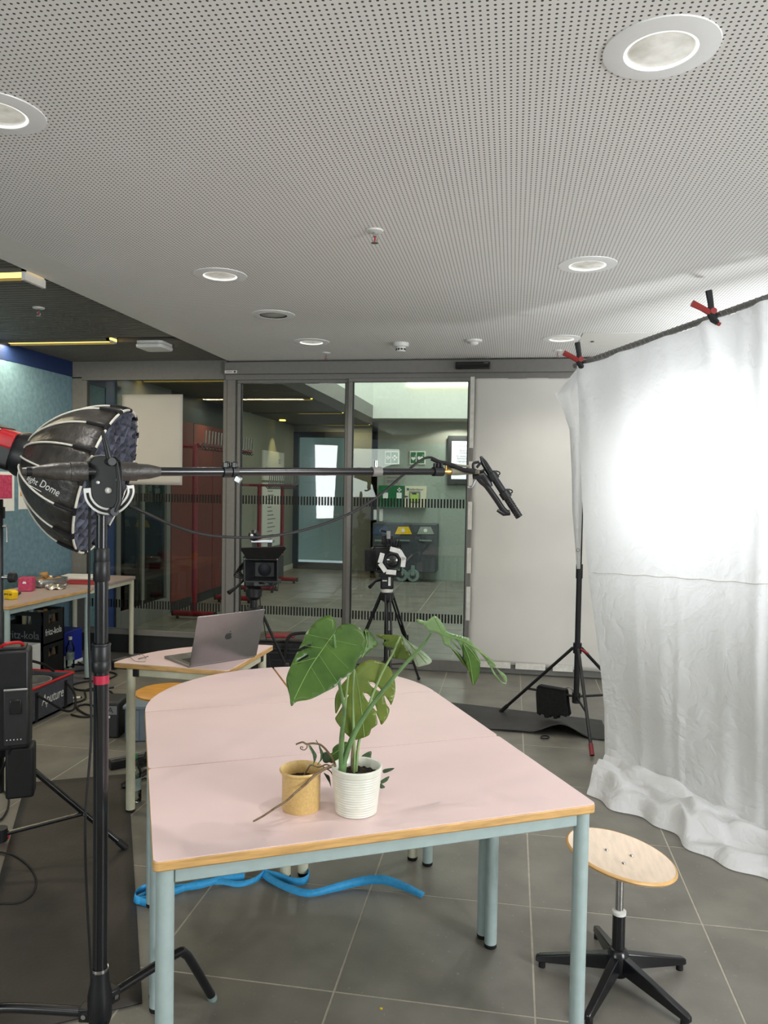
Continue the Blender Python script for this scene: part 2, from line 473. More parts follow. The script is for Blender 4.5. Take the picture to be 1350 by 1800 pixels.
def text(body, name, material, loc, xdir, ydir, size, parent, extrude=0.0006, align='CENTER', shear=0, sx=1.0):
    cu = bpy.data.curves.new(name, 'FONT'); cu.body = body; cu.size = size; cu.extrude = extrude; cu.align_x = align; cu.align_y = 'CENTER'; cu.shear = shear
    cu.resolution_u = 3
    tmp = bpy.data.objects.new(name, cu)
    me = bpy.data.meshes.new_from_object(tmp); bpy.data.objects.remove(tmp); me.name = name
    me.materials.clear(); me.materials.append(MATS[material])
    o = bpy.data.objects.new(name, me); COL.objects.link(o)
    x = V(xdir).normalized(); y = V(ydir); y = (y - x * y.dot(x)).normalized(); z = x.cross(y)
    R = M((x * sx, y, z)).transposed().to_4x4()
    off = ORG.get(parent.name, V((0, 0, 0))) if parent is not None else V((0, 0, 0))
    o.parent = parent; o.matrix_local = M.Translation(V(loc) - off) @ R
    if parent is not None: ORG[o.name] = off
    return o
def rrect(x0, y0, x1, y1, r, n=4):
    pts = []
    for cx, cy, a0 in ((x1 - r, y1 - r, 0), (x0 + r, y1 - r, pi / 2), (x0 + r, y0 + r, pi), (x1 - r, y0 + r, 3 * pi / 2)):
        for k in range(n + 1):
            a = a0 + pi / 2 * k / n; pts.append((cx + r * cos(a), cy + r * sin(a)))
    return pts
def basis(zdir, xhint=(1, 0, 0)):
    z = V(zdir).normalized(); x = V(xhint); x = (x - z * x.dot(z))
    x = x.normalized() if x.length > 1e-5 else z.orthogonal().normalized()
    y = z.cross(x); return M((x, y, z)).transposed()

# ================================================================== THE ROOM
XL, XSOF, XBAND, YG, ZC = -3.92, -2.43, -2.17, 6.39, 2.59   # left wall, soffit edge, band edge, glass wall, ceiling
XR, YB, YEND = 3.6, -3.0, 13.6

# floor: grout bed with tiles laid on it
fl = struct(MB().box2((XL - 1.0, YB, -0.12), (XR, YEND, -0.0012)), 'floor', 'grout')
GX, GY, TS, GAP = -0.499, 2.222, 0.6, 0.007
tm = MB().box((0, 0, -0.0015), (TS - GAP, TS - GAP, 0.003)).build('tile', 'tile', fl, bevel=0)
tile_mesh = tm.data; bpy.data.objects.remove(tm)
cells = []
for i in range(-8, 8):
    for j in range(-5, 20):
        cx, cy = GX + TS * (i + 0.5), GY + TS * (j + 0.5)
        if cx < XL - 0.5 or cx > XR + 0.3: continue
        if cy < -0.3: continue
        if cy > YG + 0.3 and cx > 0.9: continue
        cells.append((cx, cy))
for cx, cy in cells[:300]:
    t = bpy.data.objects.new('tile', tile_mesh); COL.objects.link(t); t.parent = fl; t.location = (cx, cy, 0)

# white perforated ceiling, plain band along its edge, dark ribbed ceiling on the left
ce = struct(MB().box2((XBAND, YB, ZC), (XR, YG + 0.02, ZC + 0.2)), 'ceiling', 'perforated')
struct(MB().box2((XSOF, YB, ZC), (XBAND, YG + 0.02, ZC + 0.2)), 'trim_1', 'white_paint')
rc = struct(MB().box2((XL, YB, ZC + 0.05), (XSOF, YG + 0.02, ZC + 0.2)), 'ceiling_left', 'void_black')
rib = MB().box((0, 0, 0), (XSOF - XL, 0.034, 0.03)).build('slat', 'ribs', rc)
rm = rib.data; bpy.data.objects.remove(rib)
SLOTS = [(3.55, 3.70), (5.36, 5.47)]
y = 2.0
while y < YG:
    if not any(a - 0.02 < y < b_ + 0.02 for a, b_ in SLOTS):
        s = bpy.data.objects.new('slat', rm); COL.objects.link(s); s.parent = rc; s.location = ((XSOF + XL) / 2, y, ZC + 0.03)
    y += 0.05
ap = struct(MB().box2((0.45, 5.35, ZC - 0.004), (1.15, 5.95, ZC - 0.0005)), 'trim_2', 'white_paint', bevel=0.001)
struct(MB().box2((0.53, 5.62, ZC - 0.008), (0.55, 5.65, ZC - 0.004)), 'latch', 'black', ap)

# left wall (blue felt), with navy band on top
wl = struct(MB().box2((XL - 0.1, YB, 0), (XL, YG + 0.02, 2.47)), 'wall_left', 'blue_wall')
struct(MB().box2((XL - 0.1, YB, 2.47), (XL + 0.004, YG + 0.02, ZC + 0.1)), 'trim_3', 'navy')
struct(MB().box2((XL, YB, 0), (XL + 0.012, YG - 0.05, 0.08)), 'baseboard_left', 'frame_grey')
# right wall, back wall with windows (behind the photographer)
struct(MB().box2((XR, YB, 0), (XR + 0.1, YG + 0.1, ZC + 0.1)), 'wall_right', 'white_paint')
bw = MB().box2((XL, YB - 0.1, 0), (XR, YB, 0.5)).box2((XL, YB - 0.1, 2.5), (XR, YB, ZC + 0.1))
for xa, xb in ((XL, -3.5), (-2.2, XR)): bw.box2((xa, YB - 0.1, 0.5), (xb, YB, 2.5))
struct(bw, 'wall_back', 'white_paint')

# ------------------------------------------------------------------ glazed front
hd = struct(MB().box2((XL, YG - 0.03, 2.455), (XSOF - 0.03, YG + 0.07, ZC + 0.02)), 'trim_4', 'frame_grey', bevel=0.003)
struct(MB().box2((XSOF - 0.03, YG - 0.09, 2.475), (XR, YG + 0.07, ZC - 0.012)), 'trim_5', 'frame_grey', bevel=0.004)
struct(MB().box2((XSOF - 0.03, YG - 0.06, 2.43), (XR, YG + 0.05, 2.475)), 'trim_6', 'frame_grey', bevel=0.002)
struct(MB().box2((XL, YG - 0.02, 0), (XSOF + 0.03, YG + 0.06, 0.165)), 'trim_7', 'frame_dark', bevel=0.003)   # kick panel under the fixed pane
post = []
def pane(n, xa, xb, za, zb, fw_, yoff=0.0, foot=None):
    g = MB().box2((xa, YG - 0.006 + yoff, za), (xb, YG + 0.006 + yoff, zb)).build('window_%d' % n, 'pane_glass'); g['kind'] = 'structure'
    fr = [('frame', (xa - fw_, za, xa, zb)), ('frame', (xb, za, xb + fw_, zb)), ('frame', (xa - fw_, zb, xb + fw_, zb + 0.03)), ('frame', (xa - fw_, za - (foot or 0.05), xb + fw_, za))]
    for nm, (a, c, b_, d) in fr:
        MB().box2((a, YG - 0.03 + yoff, c), (b_, YG + 0.03 + yoff, d)).build(nm, 'frame_grey', g, bevel=0.003)
    MB().box2((xa, YG - 0.012 + yoff, za), (xa + 0.008, YG + 0.012 + yoff, zb)).build('gasket', 'frame_dark', g)
    MB().box2((xb - 0.008, YG - 0.012 + yoff, za), (xb, YG + 0.012 + yoff, zb)).build('gasket', 'frame_dark', g)
    for z0, z1 in ((1.362, 1.436), (0.404, 0.478)):
        s = MB(); x = xa + 0.02
        while x < xb - 0.015:
            s.box2((x, YG - 0.0085 + yoff, z0), (x + 0.014, YG - 0.0065 + yoff, z1)); x += 0.0262
        o = s.build('stripe_band', 'void_black', g); o['kind'] = 'stuff'
    return g
w1 = pane(1, -3.78, -2.49, 0.215, 2.44, 0.045)
struct(MB().box2((-2.445, YG - 0.05, 0), (-2.375, YG + 0.06, 2.475)), 'trim_8', 'frame_grey', bevel=0.003)   # post
struct(MB().box2((XL, YG - 0.03, 0), (-3.825, YG + 0.06, 2.47)), 'trim_9', 'frame_grey', bevel=0.003)
w2 = pane(2, -2.335, -1.405, 0.10, 2.405, 0.03, 0.0, 0.09)
w3 = pane(3, -1.335, -0.365, 0.10, 2.405, 0.035, -0.045, 0.09)
w4 = pane(4, -0.29, 0.72, 0.10, 2.405, 0.035, 0.0, 0.09)
w5 = pane(5, 0.79, 2.1, 0.10, 2.405, 0.035, 0.0, 0.09)
struct(MB().box2((2.135, YG - 0.05, 0), (XR, YG + 0.05, 2.475)), 'wall_front', 'white_paint')

# sensor bar, door label
t = thing('door_sensor', 'black motion sensor bar on the grey door header', 'sensor', (-0.32, YG - 0.1, 2.53))
MB().box2((-0.475, YG - 0.125, 2.497), (-0.195, YG - 0.09, 2.555)).build('housing', 'black_metal', t, bevel=0.006)
MB().box2((-0.465, YG - 0.128, 2.503), (-0.205, YG - 0.124, 2.530)).build('window_strip', 'screen_black', t)
MB().box2((-0.245, YG - 0.1265, 2.542), (-0.21, YG - 0.1245, 2.547)).build('mark', 'text_grey', t)
t = thing('door_label', 'small white sticker on the grey door header above the post', 'sticker', (-2.40, YG - 0.09, 2.50))
MB().box2((-2.455, YG - 0.094, 2.482), (-2.345, YG - 0.0895, 2.506)).build('plate', 'tape_white', t)
MB().box2((-2.372, YG - 0.0955, 2.487), (-2.356, YG - 0.0935, 2.501)).build('mark', 'text_dark', t)
MB().box2((-2.445, YG - 0.0955, 2.491), (-2.385, YG - 0.0935, 2.496)).build('mark', 'text_grey', t)

# white sheet on the fixed pane, white paper over the right-hand door
def sheet(name, label, mt, xa, xb, za, zb, yy, cat, wav=0.003):
    def fn(u, v): return (xa + (xb - xa) * u, yy + wav * sin(9 * u + 4 * v) * sin(3 + 5 * v), za + (zb - za) * v)
    o = MB().grid(fn, 14, 20).build(name, mt, solid=0.0015); return tag(o, label, cat)
sheet('paper_sheet', 'large white poster sheet taped to the left glass pane', 'paper_grey', -3.445, -2.871, 1.514, 2.313, YG - 0.013, 'paper', 0.001)
t = thing('paper_cover', 'tall white paper covering the right-hand door pane', 'paper', (0.2, YG - 0.05, 0))
def pfn(u, v):
    return (-0.335 + 0.012 * v * 0 + 1.2 * u, YG - 0.052 - 0.004 * sin(12 * v + 2 * u) * sin(7 * u + 1) - 0.003 * sin(25 * v), 0.095 - 0.03 * u + (2.452 - 0.095 + 0.03 * u) * v)
MB().grid(pfn, 24, 60).build('sheet', 'paper', t, solid=0.0012)
for z0, z1 in ((0.12, 0.30), (0.44, 0.72), (0.83, 1.04), (1.19, 1.42), (1.55, 1.75), (1.86, 2.44)):
    MB().box2((-0.352, YG - 0.078, z0), (-0.318, YG - 0.0765, z1)).build('tape', 'tape_white', t)
for x0, x1 in ((-0.30, 0.02), (0.06, 0.30), (0.36, 0.52)):
    MB().box2((x0, YG - 0.060, 0.055), (x1, YG - 0.0585, 0.105)).build('tape', 'tape_white', t)
for x0, x1 in ((-0.05, 0.10), (0.27, 0.42)):
    MB().box2((x0, YG - 0.062, 2.425), (x1, YG - 0.0605, 2.47)).build('tape', 'frame_grey', t)

# ------------------------------------------------------------------ recessed ceiling lights
def downlight(x, y, label, lit=True):
    t = thing('ceiling_downlight', label, 'ceiling light', (x, y, ZC), 0, 'recessed ceiling lights', world=False)
    MB().lathe([(0.083, -0.001), (0.086, -0.007), (0.1, -0.007), (0.134, -0.003), (0.135, 0.0)], n=48, closed=True).build('trim_ring', 'trim_white', t)
    MB().lathe([(0.079, 0.0), (0.0795, -0.006), (0.0845, -0.006), (0.085, 0.0)], n=40, closed=True).build('inner_ring', 'lamp_ring' if lit else 'frame_dark', t)
    MB().lathe([(0.079, -0.001), (0.076, -0.0025), (0.04, -0.0035), (0.001, -0.004)], n=40).build('diffuser', 'lamp_glow' if lit else 'reflector', t)
    return t
L0 = downlight(0.328, 1.945, 'large round ceiling light nearest the camera, at upper right')
DLX = [(-1.485, 2.02, 'round ceiling light cut off by the left picture edge'), (-1.48, 3.722, 'round ceiling light above the left tables, second from the left edge'),
       (-1.482, 5.518, 'round ceiling light near the glass doors on the left row'), (0.327, 3.733, 'round ceiling light over the white cloth bar, second in the right row'),
       (0.321, 5.532, 'round ceiling light beside the clamp at the cloth corner')]
for x, y, l in DLX: dup(L0, (x, y, ZC), 0, l)
downlight(-1.486, 4.617, 'unlit grey round ceiling light with swivel bulb between two lit ones', False)

def sprinkler(x, y, label, z=ZC):
    t = thing('sprinkler', label, 'sprinkler', (x, y, z), 0, 'ceiling sprinklers', world=False)
    MB().lathe([(0.036, 0), (0.034, -0.006), (0.018, -0.010), (0.012, -0.010)], n=24).build('rosette', 'white_plastic', t)
    MB().cyl((0, 0, -0.008), (0, 0, -0.026), 0.008).build('nozzle', 'chrome', t)
    for s in (-1, 1): MB().tube([(s * 0.006, 0, -0.024), (s * 0.013, 0, -0.036), (s * 0.005, 0, -0.05)], 0.0022, 6).build('frame_arm', 'chrome', t)
    MB().cyl((0, 0, -0.026), (0, 0, -0.048), 0.003).build('glass_bulb', 'red', t)
    MB().lathe([(0.015, -0.052), (0.015, -0.050), (0.002, -0.049)], n=16).build('deflector', 'chrome', t)
    return t
S0 = sprinkler(-0.581, 3.145, 'chrome sprinkler head hanging from the middle of the white ceiling')
dup(S0, (-1.484, 5.975, ZC), 0, 'small sprinkler head on the ceiling just above the glass doors, left')
dup(S0, (0.322, 6.0, ZC), 0, 'small sprinkler head on the ceiling beside the cloth corner clamp')
dup(S0, (-2.913, 4.359, ZC + 0.015), 0, 'sprinkler head on the dark ribbed ceiling')

t = thing('smoke_detector', 'white smoke detector with slotted cap on the ceiling', 'detector', (-0.828, 5.614, ZC), world=False)
MB().lathe([(0.058, 0), (0.058, -0.022), (0.054, -0.028), (0.04, -0.03)], n=32).build('base', 'white_plastic', t)
MB().lathe([(0.036, -0.03), (0.035, -0.058), (0.03, -0.064), (0.001, -0.064)], n=28).build('cap', 'white_plastic', t)
for k in range(10):
    a = 2 * pi * k / 10; MB().box((0.0355 * cos(a), 0.0355 * sin(a), -0.048), (0.004, 0.013, 0.012), M.Rotation(a, 3, 'Z')).build('slot', 'frame_dark', t)
t = thing('motion_detector', 'flat white domed motion detector on the ceiling', 'detector', (-0.292, 5.546, ZC), world=False)
MB().lathe([(0.06, 0), (0.058, -0.012), (0.05, -0.016)], n=32).build('base', 'white_plastic', t)
MB().lathe([(0.034, -0.016), (0.03, -0.028), (0.018, -0.036), (0.001, -0.038)], n=24).build('lens', 'white_paint', t)
t = thing('access_point', 'white flat wireless access point under the dark ribbed ceiling', 'access point', (-2.725, 5.537, ZC + 0.015), world=False)
MB().prism(rrect(-0.105, -0.105, 0.105, 0.105, 0.03), -0.018, 0.0).build('base', 'white_plastic', t)
MB().prism(rrect(-0.11, -0.11, 0.11, 0.11, 0.035), -0.052, -0.018).build('cover', 'white_plastic', t, bevel=0.012)

for k, ((a, b_), x0, x1, l) in enumerate(((SLOTS[0], XL + 0.02, XSOF - 0.01, 'warm glowing strip light in the dark ribbed ceiling at left edge'), (SLOTS[1], XL + 0.02, -3.0, 'warm glowing strip light in the dark ribbed ceiling near the navy band'))):
    t = thing('strip_light', l, 'ceiling light', (x0, a, ZC), 0, 'strip lights in the ribbed ceiling')
    MB().box2((x0, a, ZC + 0.012), (x1, b_, ZC + 0.03)).build('diffuser', 'light_warm', t)
    for yy in (a - 0.012, b_): MB().box2((x0, yy, ZC - 0.004), (x1, yy + 0.012, ZC + 0.045)).build('side_rail', 'ribs', t)
    MB().box2((x1 - 0.02, a - 0.012, ZC - 0.045 if k == 0 else ZC), (x1, b_ + 0.012, ZC + 0.045)).build('end_cap', 'white_paint', t)

# posters pinned to the blue wall
def wall_card(ya, yb, za, zb, label, body, parts):
    t = thing('wall_card', label, 'poster', (XL, ya, za), 0, 'cards on the blue wall')
    MB().box2((XL + 0.0005, ya, za), (XL + 0.003, yb, zb)).build('sheet', 'paper_white', t)
    for (u0, v0, u1, v1, mt) in parts:
        MB().box2((XL + 0.003, ya + (yb - ya) * u0, za + (zb - za) * v0), (XL + 0.0038, ya + (yb - ya) * u1, za + (zb - za) * v1)).build('print', mt, t)
wall_card(5.20, 5.545, 1.68, 1.905, 'white card with dark red picture behind the lamp head', '', [(0.06, 0.1, 0.94, 0.9, 'dark_red')])
wall_card(5.60, 5.80, 1.68, 1.895, 'white card with dark red print right of the lamp head', '', [(0.1, 0.1, 0.9, 0.9, 'dark_red')])
wall_card(5.20, 5.545, 1.29, 1.60, 'white card with salmon picture behind the yoke', '', [(0.08, 0.32, 0.92, 0.92, 'magenta')])
wall_card(5.60, 5.86, 1.30, 1.60, 'white card with ochre picture under the softbox', '', [(0.08, 0.35, 0.92, 0.92, 'orange_wood')])

# ================================================================== THE LOBBY BEYOND THE GLASS
LW = -3.95
struct(MB().box2((LW - 0.1, YG + 0.08, 0), (LW, 6.98, 2.45)), 'wall_lobby_blue', 'blue_wall')
struct(MB().box2((LW - 0.1, 6.98, 0), (LW + 0.01, 7.16, 2.75)), 'trim_10', 'cobalt')
struct(MB().box2((LW - 0.1, YG + 0.08, 2.45), (LW + 0.01, 6.98, 2.75)), 'trim_11', 'navy')
gp = MB().box2((LW - 0.01, 7.25, 0.2), (LW, 8.30, 2.45)).build('window_6', 'pane_glass'); gp['kind'] = 'structure'
for a, b_, c, d in ((7.16, 7.25, 0, 2.5), (8.30, 8.40, 0, 2.5), (7.25, 8.30, 0, 0.2), (7.16, 8.40, 2.42, 2.75)):
    MB().box2((LW - 0.05, a, c), (LW + 0.03, b_, d)).build('frame', 'frame_grey', gp, bevel=0.003)
MB().box2((LW - 0.05, 7.72, 0.2), (LW + 0.02, 7.78, 2.42)).build('mullion', 'frame_grey', gp)
struct(MB().box2((LW - 0.9, 6.9, 0), (LW - 0.85, 8.6, 2.75)).box2((LW - 0.9, 6.9, 0), (LW - 0.1, 6.95, 2.75)).box2((LW - 0.9, 8.55, 0), (LW - 0.1, 8.6, 2.75)).box2((LW - 0.9, 6.9, 2.7), (LW - 0.1, 8.6, 2.75)), 'wall_lobby_inner', 'brick_red')
rw = struct(MB().box2((LW - 0.1, 8.40, 0), (LW, 10.2, 2.75)), 'wall_lobby_red', 'frame_dark')
for a, b_ in ((8.44, 9.05), (9.07, 9.68), (9.70, 10.16)): MB().box2((LW, a, 0.12), (LW + 0.02, b_, 2.28)).build('panel', 'brick_red', rw, bevel=0.003)
struct(MB().box2((LW - 0.1, 10.2, 0), (LW + 0.03, 10.75, 2.75)), 'wall_lobby_slate', 'bin_grey')
struct(MB().box2((LW - 0.1, 10.75, 0), (LW, YEND, 2.75)), 'wall_lobby_left', 'lobby_grey')
struct(MB().box2((LW, 10.75, 0), (LW + 0.015, YEND, 0.09)), 'baseboard_lobby', 'white_paint')
# lobby ceilings: ribbed left part, beam, the open void with white walls, low part at the back
lc = struct(MB().box2((LW, YG + 0.08, 2.64), (XSOF, YEND, 2.8)), 'ceiling_lobby', 'void_black')
rib2 = MB().box((0, 0, 0), (XSOF - LW, 0.05, 0.03)).build('slat', 'ribs', lc); rm2 = rib2.data; bpy.data.objects.remove(rib2)
LSL = (7.62, 9.35, 11.15, 13.3); y = YG + 0.15
while y < YEND:
    if not any(abs(y - a) < 0.07 for a in LSL):
        s = bpy.data.objects.new('slat', rm2); COL.objects.link(s); s.parent = lc; s.location = ((XSOF + LW) / 2, y, 2.625)
    y += 0.075
for k, a in enumerate(LSL):
    t = thing('strip_light', 'warm lobby strip light behind the glass, %s from the doors' % ('first', 'second', 'third', 'fourth')[k], 'ceiling light', (-3.3, a, 2.61), 0, 'lobby strip lights')
    x1 = -2.5; x0 = (-3.9, -3.9, -3.2, -3.3)[k]
    MB().box2((x0, a - 0.05, 2.615), (x1, a + 0.05, 2.64)).build('diffuser', 'light_warm', t)
    MB().box2((x0, a - 0.062, 2.60), (x1, a - 0.05, 2.64)).build('side_rail', 'ribs', t)
    MB().box2((x0, a + 0.05, 2.60), (x1, a + 0.062, 2.64)).build('side_rail', 'ribs', t)
struct(MB().box2((XSOF, YG + 0.08, 2.60), (-2.18, 12.6, 2.8)), 'trim_12', 'frame_grey')
struct(MB().box2((-2.24, YG + 0.08, 2.8), (-2.18, 11.95, 6.0)), 'wall_void_left', 'lobby_white')
struct(MB().box2((-2.18, 11.88, 2.60), (3.0, 11.96, 6.0)), 'wall_void_back', 'lobby_white')
struct(MB().box2((-2.18, 11.96, 2.60), (3.0, 12.62, 2.8)), 'ceiling_lobby_back', 'lobby_grey')
struct(MB().box2((2.2, YG + 0.1, 0), (2.3, 12.6, 6.0)), 'wall_lobby_right', 'lobby_white')
struct(MB().box2((-2.18, YG + 0.0, 2.62), (3.0, YG + 0.08, 6.0)), 'wall_void_front', 'lobby_white')
struct(MB().box2((-2.32, 12.6, 2.24), (3.0, 12.7, 2.62)), 'trim_13', 'lobby_grey')
bk = struct(MB().box2((-2.32, 12.6, 0), (3.0, 12.7, 2.24)), 'wall_lobby_back', 'lobby_green')
struct(MB().box2((-2.32, 12.6, 0), (-2.22, 13.6, 2.62)), 'wall_lobby_corner', 'lobby_green')
t = thing('strip_light', 'long warm tube light high on the white void wall', 'ceiling light', (-0.8, 11.8, 3.0))
MB().box2((py(716, 676, 11.8).x, 11.80, py(716, 678, 11.8).z), (py(835, 676, 11.8).x, 11.87, py(716, 673.5, 11.8).z)).build('tube', 'light_white', t)
# end wall with the glass door, windows to the garden
ew = struct(MB().box2((LW, YEND, 2.5), (-2.3, YEND + 0.1, 2.8)).box2((-2.95, YEND, 0), (-2.3, YEND + 0.1, 2.5)), 'wall_lobby_end', 'lobby_grey')
d = MB().box2((-3.85, YEND - 0.02, 0.12), (-3.0, YEND, 2.4)).build('door_1', 'pane_glass'); d['kind'] = 'structure'
for a, b_, c, e in ((-3.95, -3.85, 0, 2.5), (-3.0, -2.92, 0, 2.5), (-3.85, -3.0, 0, 0.12), (-3.85, -3.0, 2.4, 2.5)):
    MB().box2((a, YEND - 0.05, c), (b_, YEND + 0.02, e)).build('frame', 'frame_dark', d, bevel=0.004)
MB().tube([(-3.08, YEND - 0.04, 1.0), (-3.08, YEND - 0.08, 1.0), (-3.2, YEND - 0.08, 1.0)], 0.012, 8).build('handle', 'silver', d)
struct(MB().box2((-4.3, YEND + 1.6, 0), (-2.2, YEND + 1.7, 2.8)), 'wall_garden', 'lobby_green')
for k, (xa, xb, za, zb) in enumerate(((-3.33, -3.22, 1.75, 2.42), (-3.12, -3.0, 1.2, 2.35))):
    g = MB().box2((xa, YEND + 1.52, za), (xb, YEND + 1.58, zb)).build('window_%d' % (7 + k), 'window_glow'); g['kind'] = 'structure'

# coat racks
def coat_rack(x, ya, yb, label, top=1.55):
    t = thing('coat_rack', label, 'coat rack', (x, ya, 0), 0, 'red coat racks in the lobby')
    for yy in (ya, yb):
        MB().cyl((x, yy, 0.06), (x, yy, top), 0.03, n=14).build('post', 'dark_red', t)
        f = MB().cyl((x - 0.24, yy, 0.06), (x + 0.24, yy, 0.06), 0.032, n=14).build('foot_bar', 'dark_red', t)
        for s in (-1, 1):
            MB().cyl((x + s * 0.24, yy, 0.06), (x + s * 0.262, yy, 0.06), 0.033, n=14).build('end_cap', 'black_rubber', f)
            MB().cyl((x + s * 0.2, yy, 0), (x + s * 0.2, yy, 0.035), 0.018, n=10).build('glide', 'black_rubber', f)
    for s in (-0.16, 0.16): MB().cyl((x + s, ya - 0.3, top), (x + s, yb + 0.15, top), 0.018, n=10).build('rail', 'dark_red', t)
    for yy in (ya, yb): MB().cyl((x - 0.16, yy, top), (x + 0.16, yy, top), 0.018, n=10).build('tie_bar', 'dark_red', t)
    k = 0; yy = ya - 0.25
    while yy < yb + 0.1:
        MB().tube([(x + 0.16, yy, top), (x + 0.22, yy, top + 0.02), (x + 0.23, yy, top + 0.16)], 0.008, 6).build('hook', 'silver', t)
        MB().tube([(x + 0.16, yy, top), (x + 0.21, yy, top - 0.05), (x + 0.23, yy, top - 0.03)], 0.007, 6).build('hook', 'black', t); yy += 0.09
coat_rack(-3.51, 8.14, 9.4, 'near red tubular coat rack behind the left pane', 1.95)
coat_rack(-3.52, 10.40, 11.5, 'far red tubular coat rack with hooks behind the middle pane', 1.52)
# info board and paper on the lobby wall
t = thing('info_board', 'white information board with dark lettering on the lobby wall', 'board', (LW, 11.75, 1.5))
MB().box2((LW + 0.002, 11.76, 1.60), (LW + 0.03, 12.88, 2.08)).build('panel', 'paper_white', t)
text('Garderobe', 'lettering', 'text_dark', (LW + 0.032, 12.1, 1.78), (0, 1, 0), (0, 0, 1), 0.10, t)
text('12', 'lettering', 'text_dark', (LW + 0.032, 12.6, 1.92), (0, 1, 0), (0, 0, 1), 0.11, t)
text('4', 'lettering', 'text_dark', (LW + 0.032, 12.72, 1.76), (0, 1, 0), (0, 0, 1), 0.09, t)
t = thing('notice_sheet', 'long white notice sheet hanging between the red rack posts', 'notice', (LW, 11.75, 0.4))
MB().box2((LW + 0.002, 11.76, 0.5), (LW + 0.02, 12.9, 1.56)).build('sheet', 'paper_white', t)
for k in range(14):
    z = 1.48 - k * 0.066; MB().box2((LW + 0.02, 12.02, z), (LW + 0.022, 12.02 + 0.2 + 0.12 * ((k * 7) % 5) / 4 + (0.2 if k in (8, 10) else 0), z + 0.016)).build('print', 'text_grey', t)
# lamp cone fixture on lobby wall
t = thing('wall_washer', 'small recessed spot throwing a yellow light cone on the lobby wall', 'spotlight', (-3.7, 11.9, 2.6))
q = pz(488, 746, 2.58)
MB().lathe([(0.05, 0.02), (0.055, 0), (0.04, 0.0)], (-3.78, 12.3, 2.59), n=16).build('rim', 'light_warm', t)
sl = lamp('wall_washer_light', 'SPOT', (-3.76, 12.3, 2.57), (-3.86, 12.32, 1.4), 14, 0.02, colour=(1.0, 0.82, 0.35)); sl.data.spot_size = radians(62); sl.data.spot_blend = 0.35
sl2 = lamp('lobby_wall_light', 'SPOT', (-3.7, 9.35, 2.57), (-3.9, 9.3, 1.4), 9, 0.03, colour=(1.0, 0.8, 0.35)); sl2.data.spot_size = radians(70); sl2.data.spot_blend = 0.4

# first-aid wall
YW = 12.6
def wbox(t, name, mt, x0, y0, x1, y1, dep, yy=YW, bevel=0):
    a = py(x0, y1, yy - dep); b_ = py(x1, y0, yy - dep)
    return MB().box2((a.x, yy - dep, a.z), (b_.x, yy, b_.z)).build(name, mt, t, bevel=bevel)
def cross(t, cx, cy, s, dep):
    c = py(cx, cy, YW - dep); k = s
    MB().box2((c.x - k, YW - dep - 0.004, c.z - k / 3), (c.x + k, YW - dep, c.z + k / 3)).build('cross', 'text_white', t)
    MB().box2((c.x - k / 3, YW - dep - 0.004, c.z - k), (c.x + k / 3, YW - dep, c.z + k)).build('cross', 'text_white', t)
t = thing('first_aid_sign', 'green first-aid sign with two white crosses', 'sign', (-2.0, YW, 1.8))
wbox(t, 'plate', 'tape_white', 676, 793, 702, 816, 0.02); wbox(t, 'panel', 'green_panel', 678, 795, 686, 814, 0.025); wbox(t, 'panel', 'green_panel', 687.5, 795, 700, 814, 0.025)
cross(t, 682, 804.5, 0.035, 0.026); cross(t, 693.7, 804.5, 0.045, 0.026)
t = thing('defibrillator_sign', 'green sign with two white hearts beside the first-aid sign', 'sign', (-1.6, YW, 1.8))
wbox(t, 'plate', 'tape_white', 720, 793, 748, 816, 0.02); wbox(t, 'panel', 'green_panel', 722, 795, 731, 814, 0.025); wbox(t, 'panel', 'green_panel', 732.5, 795, 746, 814, 0.025)
for cx, s in ((726.5, 0.034), (739, 0.045)):
    c = py(cx, 806, YW - 0.026); pts = []
    for k in range(20):
        a = 2 * pi * k / 20; pts.append((s * 1.1 * sin(a) ** 3, s * (13 * cos(a) - 5 * cos(2 * a) - 2 * cos(3 * a) - cos(4 * a)) / 15))
    MB().prism(pts, 0, 0.004, basis((0, -1, 0), (1, 0, 0)), (c.x, YW - 0.026, c.z)).build('heart', 'text_white', t)
    text('+', 'mark', 'text_white', (c.x + s, YW - 0.03, c.z + s * 1.2), (1, 0, 0), (0, 0, 1), 0.05, t)
t = thing('first_aid_kit', 'green first-aid cabinet with white cross and slips', 'cabinet', (-1.9, YW - 0.1, 1.2))
wbox(t, 'body', 'green_panel', 665, 854, 710, 892, 0.12, bevel=0.005); wbox(t, 'slip', 'paper_white', 673, 866, 682, 876, 0.125); wbox(t, 'slip', 'paper_white', 697, 866, 706, 876, 0.125)
cross(t, 702, 861, 0.035, 0.125)
t = thing('notice', 'grey printed notice above the green first-aid cabinet', 'notice', (-2.0, YW, 1.5))
wbox(t, 'sheet', 'lobby_grey', 676, 835, 704, 853, 0.01); wbox(t, 'print', 'text_grey', 679, 838, 701, 841, 0.013); wbox(t, 'print', 'text_grey', 680, 844, 700, 849, 0.013)
t = thing('defibrillator_box', 'cream defibrillator wall box with green window and lettering', 'cabinet', (-1.4, YW - 0.1, 1.2))
wbox(t, 'body', 'cream_metal', 711, 855, 749, 892, 0.14, bevel=0.006); wbox(t, 'window', 'text_grey', 719, 864, 739, 884, 0.146); wbox(t, 'display', 'green_lit', 721, 867, 736, 882, 0.15); wbox(t, 'logo', 'green_panel', 715, 858, 718.5, 862, 0.146)
wbox(t, 'print', 'text_dark', 724, 866.5, 732, 869, 0.153)
c = py(731, 860.5, YW - 0.147); text('Defibrillator', 'lettering', 'text_dark', (c.x, YW - 0.146, c.z), (1, 0, 0), (0, 0, 1), 0.05, t)
